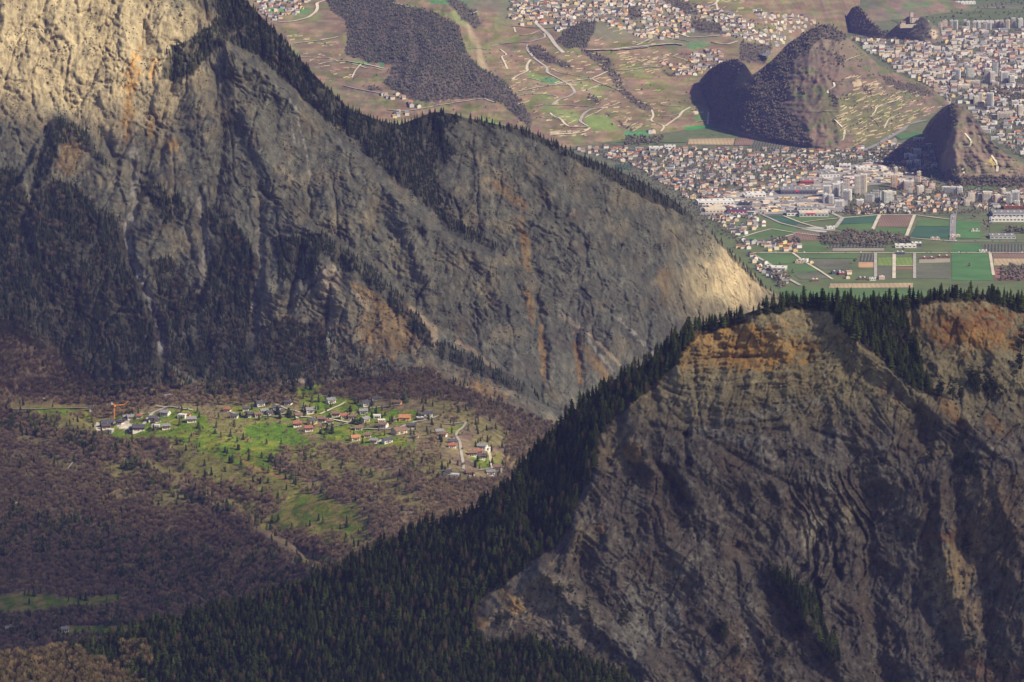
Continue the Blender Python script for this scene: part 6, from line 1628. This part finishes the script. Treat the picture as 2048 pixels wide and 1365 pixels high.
HALLS = [
 (1430,408,92,9,46,'white','white','longest white-roofed warehouse beside the cliff foot',.1,None),(1511,393,48,9,40,'white','white','white-roofed hall at the end of the residential quarter',.1,None),(1497,396,24,8,36,'grey','light','pale grey hall beside the white-roofed one',.1,None),
 (1482,426,68,9,50,'white','dark','dark-roofed hall with a crimson stripe along its front',.0,('magenta',.5,.2)),(1430,423,54,7,44,'beige','beige','beige-roofed hall below the longest white warehouse',.1,None),(1627,432,72,10,40,'grey','beige','wide hall with a beige roof and red sign above the green field',0,('red',.28,.05)),
 (1589,430,40,8,34,'white','dark','hall with striped black and white sawtooth roof',0,None),(1617,420,58,8,30,'grey','grey','grey hall behind the wide beige-roofed one',0,None),(1574,400,40,6,8,'yellow','light','long low building with a yellow front',0,('yellow',.5,.3)),
 (1491,411,30,8,26,'dark','dark','small black hall between the pale ones',-.3,None),(1596,386,92,11,70,'dark','grey','huge dark box store with a grey roof',0,('red',.1,.0)),(1613,367,36,9,40,'red','grey','grey-roofed store with a red wall',.0,('red',.3,.5)),
 (1657,353,54,8,40,'white','grey','long grey-roofed depot beside the railway',.1,None),(1703,362,42,8,40,'white','white','white-roofed store with a red fascia',.0,('red',.1,.45)),(1690,370,40,7,36,'grey','light','grey store in front of the white-roofed one',.0,None),
 (1725,339,38,7,34,'white','white','white warehouse close to the rail sheds',.1,None),(1786,354,52,8,30,'white','beige','white and beige depot near the tower street',-.1,None),(1690,334,30,7,26,'white','white','small white hall where the two roads meet',-.1,None),(1655,338,30,7,26,'white','light','pale hall left of the road junction',.1,None),
 (2022,432,96,10,60,'grey','grey','big grey hall at the right edge of the town',0,None),(2022,443,100,10,14,'white','white','long white building with dark windows above the fields',0,None),(2025,418,50,8,16,'red','red','long red-roofed shed behind the big grey hall',0,None),
 (2004,475,62,6,44,'grey','grey','grey glasshouse on the green fields',0,None),(1811,495,50,7,20,'white','white','long white barn at the edge of the tree belt',0,None),(1833,493,22,9,22,'dark','white','blue-black barn with a white roof at the end of the tree belt',0,None),(1661,458,20,6,14,'white','white','small white barn beside the gravel lot',.1,None),
 (1607,524,20,6,18,'white','white','white farm shed among the left fields',-.3,None),(1598,526,18,5,14,'beige','red','red-roofed farm shed among the left fields',0,None),(1674,548,26,6,16,'dark','dark','dark farm building with a red annexe',.1,None),(1683,550,14,5,14,'red','red','red annexe of the dark farm',.1,None),
 (1552,540,48,7,34,'grey','light','pale factory hall at the foot of the cliff nose',-.2,None),(1312,300,38,8,24,'white','white','long white hall at the foot of the vineyards',0,None),(1340,297,30,8,22,'white','light','white hall with glass front at the foot of the vineyards',0,None),(1354,303,26,7,20,'pink','red','pinkish hall beside the white ones',0,None),
 (1770,329,60,6,12,'dark','dark','dark rail shed left of the yellow gabled one',-.28,None),(1800,341,46,6,12,'cream','dark','rail shed with a cream end',-.28,None),(1825,352,52,6,14,'dark','dark','dark rail shed at the end of the line',-.28,None),(1748,325,40,6,12,'white','dark','white-ended rail shed beside the station road',-.28,None),
 (1930,8,70,8,24,'white','white','long curved white stadium roof beside the river',.15,None),(1975,46,90,6,20,'white','white','long white sports building below the river',-.05,None),(1997,52,30,6,14,'red','red','red-roofed hall behind the top row of towers',0,None),(1880,110,44,9,36,'grey','grey','round grey arena in the old town',.2,None),
 (1848,182,14,6,14,'white','white','white round house at the end of the vineyard hill',0,None),(1910,474,24,4,10,'beige','beige','low beige shed beside the wide road junction',0,None),(1870,479,22,4,14,'beige','tan','tan yard shed left of the wide road junction',0,None),(1856,519,34,5,8,'brown','brown','long low brown stable between the fields',0,None),(1886,516,34,5,8,'brown','brown','second low brown stable between the fields',0,None),
 (1785,476,18,5,8,'white','beige','small beige yard building under the ploughed field',0,None),(1966,504,18,4,10,'white','white','white glass shed on the long straight lane',0,None),(1950,463,20,4,10,'white','red','little red and white works hut on the bright field',0,None),(1800,509,22,6,14,'dark','grey','dark farm building on the long straight lane',0,None),
 (1745,561,14,6,12,'white','white','small white farmhouse at the bottom of the plain',0,None),(1725,560,20,5,12,'brown','dark','dark farm barn at the bottom of the plain',0,None),(1630,563,16,5,12,'brown','tan','tan farm barn low on the plain',0,None),(1372,246,0,0,0,'','','',0,None)]
for (x, y, w, h, d, wl, rf, lb, rz, st) in HALLS:
    if w: hall(x, y, w, h, d, wl, rf, lb, rz, st)

# castle-like church on its rock
def church():
    p = HD.at(1832, 40)[0]
    t = root('hilltop_church', (p[0], p[1], p[2] - 6), .2, 'old stone church with a square tower on the rock above the town', 'church')
    st = bmat('old_stone', (0.40, 0.36, 0.29), .25)
    child('nave', mk('nave', *v_gablewall(34, 14, 14, 6), [st]), t)
    child('roof', mk('roof', *v_gableroof(34, 14, 14, 6, .6), [ROOFS['brown']]), t)
    tw = child('tower', mk('tower', *v_box(-5, 5, -5, 5, -4, 30), [st]), t, (-16, 0, 0))
    child('battlements', mk('battlements', *v_join([v_box(-5.3 + i * 2.4, -4.1 + i * 2.4, -5.3, 5.3, 30.02, 31.6) for i in range(5)]), [st]), tw)
    child('rampart', mk('rampart', *v_join([v_box(-60, 50, -20, -18, -18, -6), v_box(48, 50, -20, 14, -16, -5), v_box(-60, -58, -20, 10, -16, -4)]), [st]), t)
    child('gatehouse', mk('gatehouse', *v_gablewall(14, 10, 8, 4), [st]), t, (-46, -8, -8))
    child('gatehouse_roof', mk('gatehouse_roof', *v_gableroof(14, 10, 8, 4), [ROOFS['brown']]), t, (-46, -8, -8))
    child('canons_house', mk('canons_house', *v_gablewall(18, 10, 9, 4), [st]), t, (34, -6, -10))
church()

# ------------------------------------------------------------------ town houses
HOUSE_W = ['white','white','cream','cream','beige','beige','pink','grey','grey','yellow']
HOUSE_R = ['brown','red','grey','tan','dark','brown','brown','light','tan','grey','grey','dark','orange']
def house_spots(polys, sp, asp, seed, avoid=None):
    gx, gy, r = scatter(polys, sp, seed, None, None, 2.0, asp)
    k = (r.rand(len(gx)) > .16) & (fbm(gx / 26, gy / 12, 3, 88) > -.28)
    if avoid is not None: k &= ~avoid(gx, gy)
    return gx[k], gy[k], r
def road_clear(x, y):
    m = np.zeros(x.shape, bool)
    for pts, w, _ in ROADS_F:
        d, _s = linedist(x, y, pts); m |= d < 3.0
    for (bx, by, bw, bh, bd, *_q) in TOWERS + HALLS:
        if bw: m |= (np.abs(x - bx) < bw / 2.3 + 5) & (np.abs(y - by) < 5)
    return m
spots = []
RES = [([[(1180,294),(1300,294),(1500,300),(1640,303),(1668,318),(1610,352),(1555,392),(1480,402),(1400,415),(1370,400),(1290,345),(1230,320),(1150,300)]],9.0,.66,9,13.5),
       ([[(1400,432),(1500,432),(1535,445),(1520,460),(1478,474),(1440,455)],[(1460,485),(1520,484),(1600,489),(1598,505),(1505,506),(1480,500)],[(1490,510),(1520,510),(1560,545),(1600,570),(1570,572),(1520,545)]],9.5,.62,9,13),
       ([[(1690,415),(1720,412),(1830,408),(1890,405),(1930,412),(1895,425),(1830,426),(1700,425)],[(1740,385),(1900,392),(1925,397),(1890,404),(1730,408)],[(1945,390),(2070,380),(2070,405),(1950,412)],[(1840,395),(2060,412),(2060,422),(1990,424)]],9,.6,9,13),
       ([[(1650,300),(1700,300),(1760,286),(1800,280),(1850,285),(1870,300),(1880,340),(1840,345),(1760,318),(1700,318),(1660,312)]],9.5,.7,10,14),
       ([[(1690,425),(1760,424),(1830,425),(1830,430),(1690,431)],[(1640,548),(1700,545),(1700,552),(1650,556)],[(1690,557),(1780,556),(1770,564),(1690,564)],[(1600,530),(1625,526),(1620,532)]],12,.5,10,14)]
for polys, sp, asp, a, b_ in RES:
    gx, gy, r = house_spots(polys, sp, asp, int(sp * 100) + len(spots), road_clear)
    for x, y in zip(gx, gy): spots.append((x, y, r.uniform(a, b_), r.uniform(8, 11), r.uniform(5.5, 8), 0, FLOOR))
n_near = len(spots)
far_spots = []
r = np.random.RandomState(55)
for poly in ([(1430,388),(1560,392),(1640,398),(1680,424),(1560,429),(1410,430)],[(1570,386),(1630,348),(1740,328),(1850,358),(1740,370),(1650,388)]):
    gx, gy, _r = scatter([poly], 11, 56, None, None, 1.0, .5)
    k = ~road_clear(gx, gy)
    for x, y in zip(gx[k], gy[k]): spots.append((x, y, r.uniform(12, 30), r.uniform(10, 16), r.uniform(4, 8), 1, FLOOR))
for polys, sp, asp, a, b_, h0, h1, fl, L in (
       ([[(1700,80),(1762,78),(1800,84),(1890,88),(1880,60),(2060,62),(2060,160),(1900,150),(1890,205),(1870,178),(1800,145),(1740,105)]],8.4,.72,11,24,7,13,.6,FLOOR),
       ([[(1900,165),(2060,165),(2060,330),(2010,300),(1960,252),(1905,202)]],10.5,.8,11,22,6,11,.5,FLOOR),
       ([[(1020,-14),(1330,-14),(1560,62),(1575,95),(1480,80),(1400,60),(1340,82),(1290,78),(1180,40),(1170,60),(1120,60),(1090,50),(1010,36)],[(1500,20),(1640,36),(1600,66),(1540,60)],[(1380,105),(1440,100),(1450,130),(1400,150),(1375,140)],[(1325,128),(1375,125),(1395,155),(1350,152)],
         [(515,0),(630,-5),(600,28),(545,44),(520,20)],[(1015,30),(1062,22),(1068,52),(1040,52)],[(900,10),(950,20),(940,30)],[(1095,50),(1150,42),(1150,58),(1110,66)]],8.0,.85,9,14,4.5,7,.15,HF),
       ([[(755,186),(812,190),(808,200),(750,196)],[(805,205),(850,212),(840,218),(812,212)],[(780,222),(830,225),(815,238),(790,236)],[(1280,258),(1330,264),(1310,268),(1278,264)]],10,.7,10,14,5,7,0,HF)):
    gx, gy, r = house_spots(polys, sp, asp, int(sp * 77) + len(far_spots))
    for x, y in zip(gx, gy):
        if L is HF and inany([x], [y], H_FOREST)[0]: continue
        if L is FLOOR and (inpoly([x], [y], [(1680,40),(1740,60),(1800,78),(1700,80)])[0] or HA.crest(x) < y < HA.foot(x) and 1365 < x < 1900 or x > 1845 and HB.crest(x) < y < HB.foot(x)): continue
        far_spots.append((x, y, r.uniform(a, b_), r.uniform(9, 14), r.uniform(h0, h1), float(r.rand() < fl), L))
HW = {}
def house_me(w, d, h, wl, rf, flat):
    k = ('h', w, d, h, wl, rf, flat)
    if flat: return (cached(k + (0,), lambda: mk('wall', *v_box(-w/2,w/2,-d/2,d/2,-2,h), [WALLS[wl]])), cached(k + (1,), lambda: mk('roof', *v_box(-w/2-.3,w/2+.3,-d/2-.3,d/2+.3,h+.02,h+.5), [ROOFS[rf]])))
    return (cached(k + (0,), lambda: mk('wall', *v_gablewall(w, d, h, d*.3), [WALLS[wl]])), cached(k + (1,), lambda: mk('roof', *v_gableroof(w, d, h, d*.3, .8), [ROOFS[rf]])))
WORDR = {'brown':'brown','red':'red','grey':'grey','tan':'tan','dark':'dark','orange':'orange','light':'pale flat'}
def town_house(s, rng):
    x, y, w, d, h, fl, L = s
    wl = rng.choice(HOUSE_W); rf = rng.choice(HOUSE_R); flat = bool(fl) or rf == 'light'
    w = round(w / 2) * 2; d = round(d / 1.5) * 1.5; h = round(h)
    if x < 1660 and y < 425: zone = 'in the dense quarter below the vineyards'
    elif y > 432: zone = 'at the foot of the cliff nose' if x < 1640 else 'between the fields'
    elif y < 350: zone = 'below the vineyard hill'
    else: zone = 'near the tower blocks'
    lb = '%s house with a %s roof %s' % (wl, WORDR[rf], zone)
    t = root('town_house', L.at(x, y)[0], rng.choice([.35, .35 + 1.57, .2, -.2, 1.7]) + rng.uniform(-.15, .15), lb, 'house', '%s houses with %s roofs %s' % (wl, WORDR[rf], zone))
    a, b_ = house_me(w, d, h, wl, rf, flat)
    child('wall', a, t); child('roof', b_, t)
rng = random.Random(77)
order = sorted(range(len(spots)), key=lambda i: -spots[i][1] + rng.uniform(0, 60) + 1e4 * (i >= n_near))
for i in order[:300]: town_house(spots[i], rng)
def joined(name, lst, label, seed):
    rng = random.Random(seed); wk = list(WALLS); rk = list(ROOFS); mats = [WALLS[k] for k in wk] + [ROOFS[k] for k in rk]
    V = []; Fc = []; idx = []
    for x, y, w, d, h, fl, L in lst:
        wl = rng.choice(HOUSE_W); rf = rng.choice(HOUSE_R); flat = bool(fl) or rf == 'light'
        if flat and rng.random() < .5: rf = rng.choice(['light', 'grey', 'beige'])
        if flat: ps = (v_box(-w/2,w/2,-d/2,d/2,-3,h), v_box(-w/2-.3,w/2+.3,-d/2-.3,d/2+.3,h+.02,h+.5))
        else: ps = (v_gablewall(w, d, h, d*.3), v_gableroof(w, d, h, d*.3, .8))
        p = L.at(x, y)[0]; a = rng.choice([.3, 1.87, .1, -.2]) + rng.uniform(-.2, .2); c, s = math.cos(a), math.sin(a)
        for (v, f), mi in zip(ps, (wk.index(wl), len(wk) + rk.index(rf))):
            o = len(V); V += [(p[0] + q[0] * c - q[1] * s, p[1] + q[0] * s + q[1] * c, p[2] + q[2]) for q in v]
            Fc += [tuple(i + o for i in t) for t in f]; idx += [mi] * len(f)
        if h > 7:
            n = int(h / 3); L2 = []
            for k in range(n):
                z = (k + .5) * h / n; L2.append(v_box(-w*.42, w*.42, -d/2-.07, -d/2+.02, z-.6, z+.6))
            v, f = v_join(L2); o = len(V); V += [(p[0] + q[0] * c - q[1] * s, p[1] + q[0] * s + q[1] * c, p[2] + q[2]) for q in v]
            Fc += [tuple(i + o for i in t) for t in f]; idx += [wk.index('grey')] * len(f)
    me = mk(name, V, Fc, mats, idx)
    o = bpy.data.objects.new(name, me); COL.objects.link(o); o['kind'] = 'stuff'; o['label'] = label
joined('town_quarter', [spots[i] for i in order[300:]], 'small houses of the quarter below the vineyards', 5)
joined('distant_town', far_spots, 'mass of small far houses of the town and hillside villages', 6)
print('houses', len(spots), len(far_spots))

# ------------------------------------------------------------------ cars and vans on the wide road and lots: too small to count
def cars():
    rng = random.Random(4); V = []; Fc = []; idx = []
    cm = [bmat('car_white', (.75,.75,.75)), bmat('car_dark', (.05,.05,.07)), bmat('car_red', (.4,.03,.03)), bmat('car_silver', (.4,.42,.45))]
    def car(p, a):
        c, s = math.cos(a), math.sin(a); k = rng.randrange(4)
        for vf in (v_box(-2.1,2.1,-.9,.9,.25,.95), v_box(-1.1,1.3,-.8,.8,.95,1.5)):
            o = len(V); V.extend([(p[0] + q[0]*c - q[1]*s, p[1] + q[0]*s + q[1]*c, p[2] + q[2]) for q in vf[0]]); Fc.extend([tuple(i + o for i in t) for t in vf[1]]); idx.extend([k] * len(vf[1]))
    for pts, n in (([(1905,484),(1906,440),(1911,414)],26),([(1548,392),(1600,362),(1690,318)],26),([(1500,507),(1720,507)],8),([(1720,507),(2048,507)],12),([(1720,484),(2048,484)],10),([(1814,250),(1760,288)],10)):
        for _ in range(n):
            k = rng.randrange(len(pts) - 1); t = rng.random(); a, b_ = pts[k], pts[k + 1]
            p = FLOOR.at(a[0] + (b_[0]-a[0])*t + rng.uniform(-.6,.6), a[1] + (b_[1]-a[1])*t, 2.2)[0]; pa, pb = FLOOR.at(*a)[0], FLOOR.at(*b_)[0]
            car(p, math.atan2(pb[1]-pa[1], pb[0]-pa[0]))
    for x0, x1, y0, y1, n in ((1558,1584,403,416,50),(1640,1670,424,432,20),(1500,1540,400,424,40),(1540,1600,396,402,30),(1545,1575,544,556,40)):
        for _ in range(n): car(FLOOR.at(rng.uniform(x0,x1), rng.uniform(y0,y1), 2.0)[0], rng.choice([0,1.57]))
    o = bpy.data.objects.new('distant_traffic', mk('distant_traffic', V, Fc, cm, idx)); COL.objects.link(o); o['kind'] = 'stuff'; o['label'] = 'tiny cars on the plain roads and in the car parks'
cars()
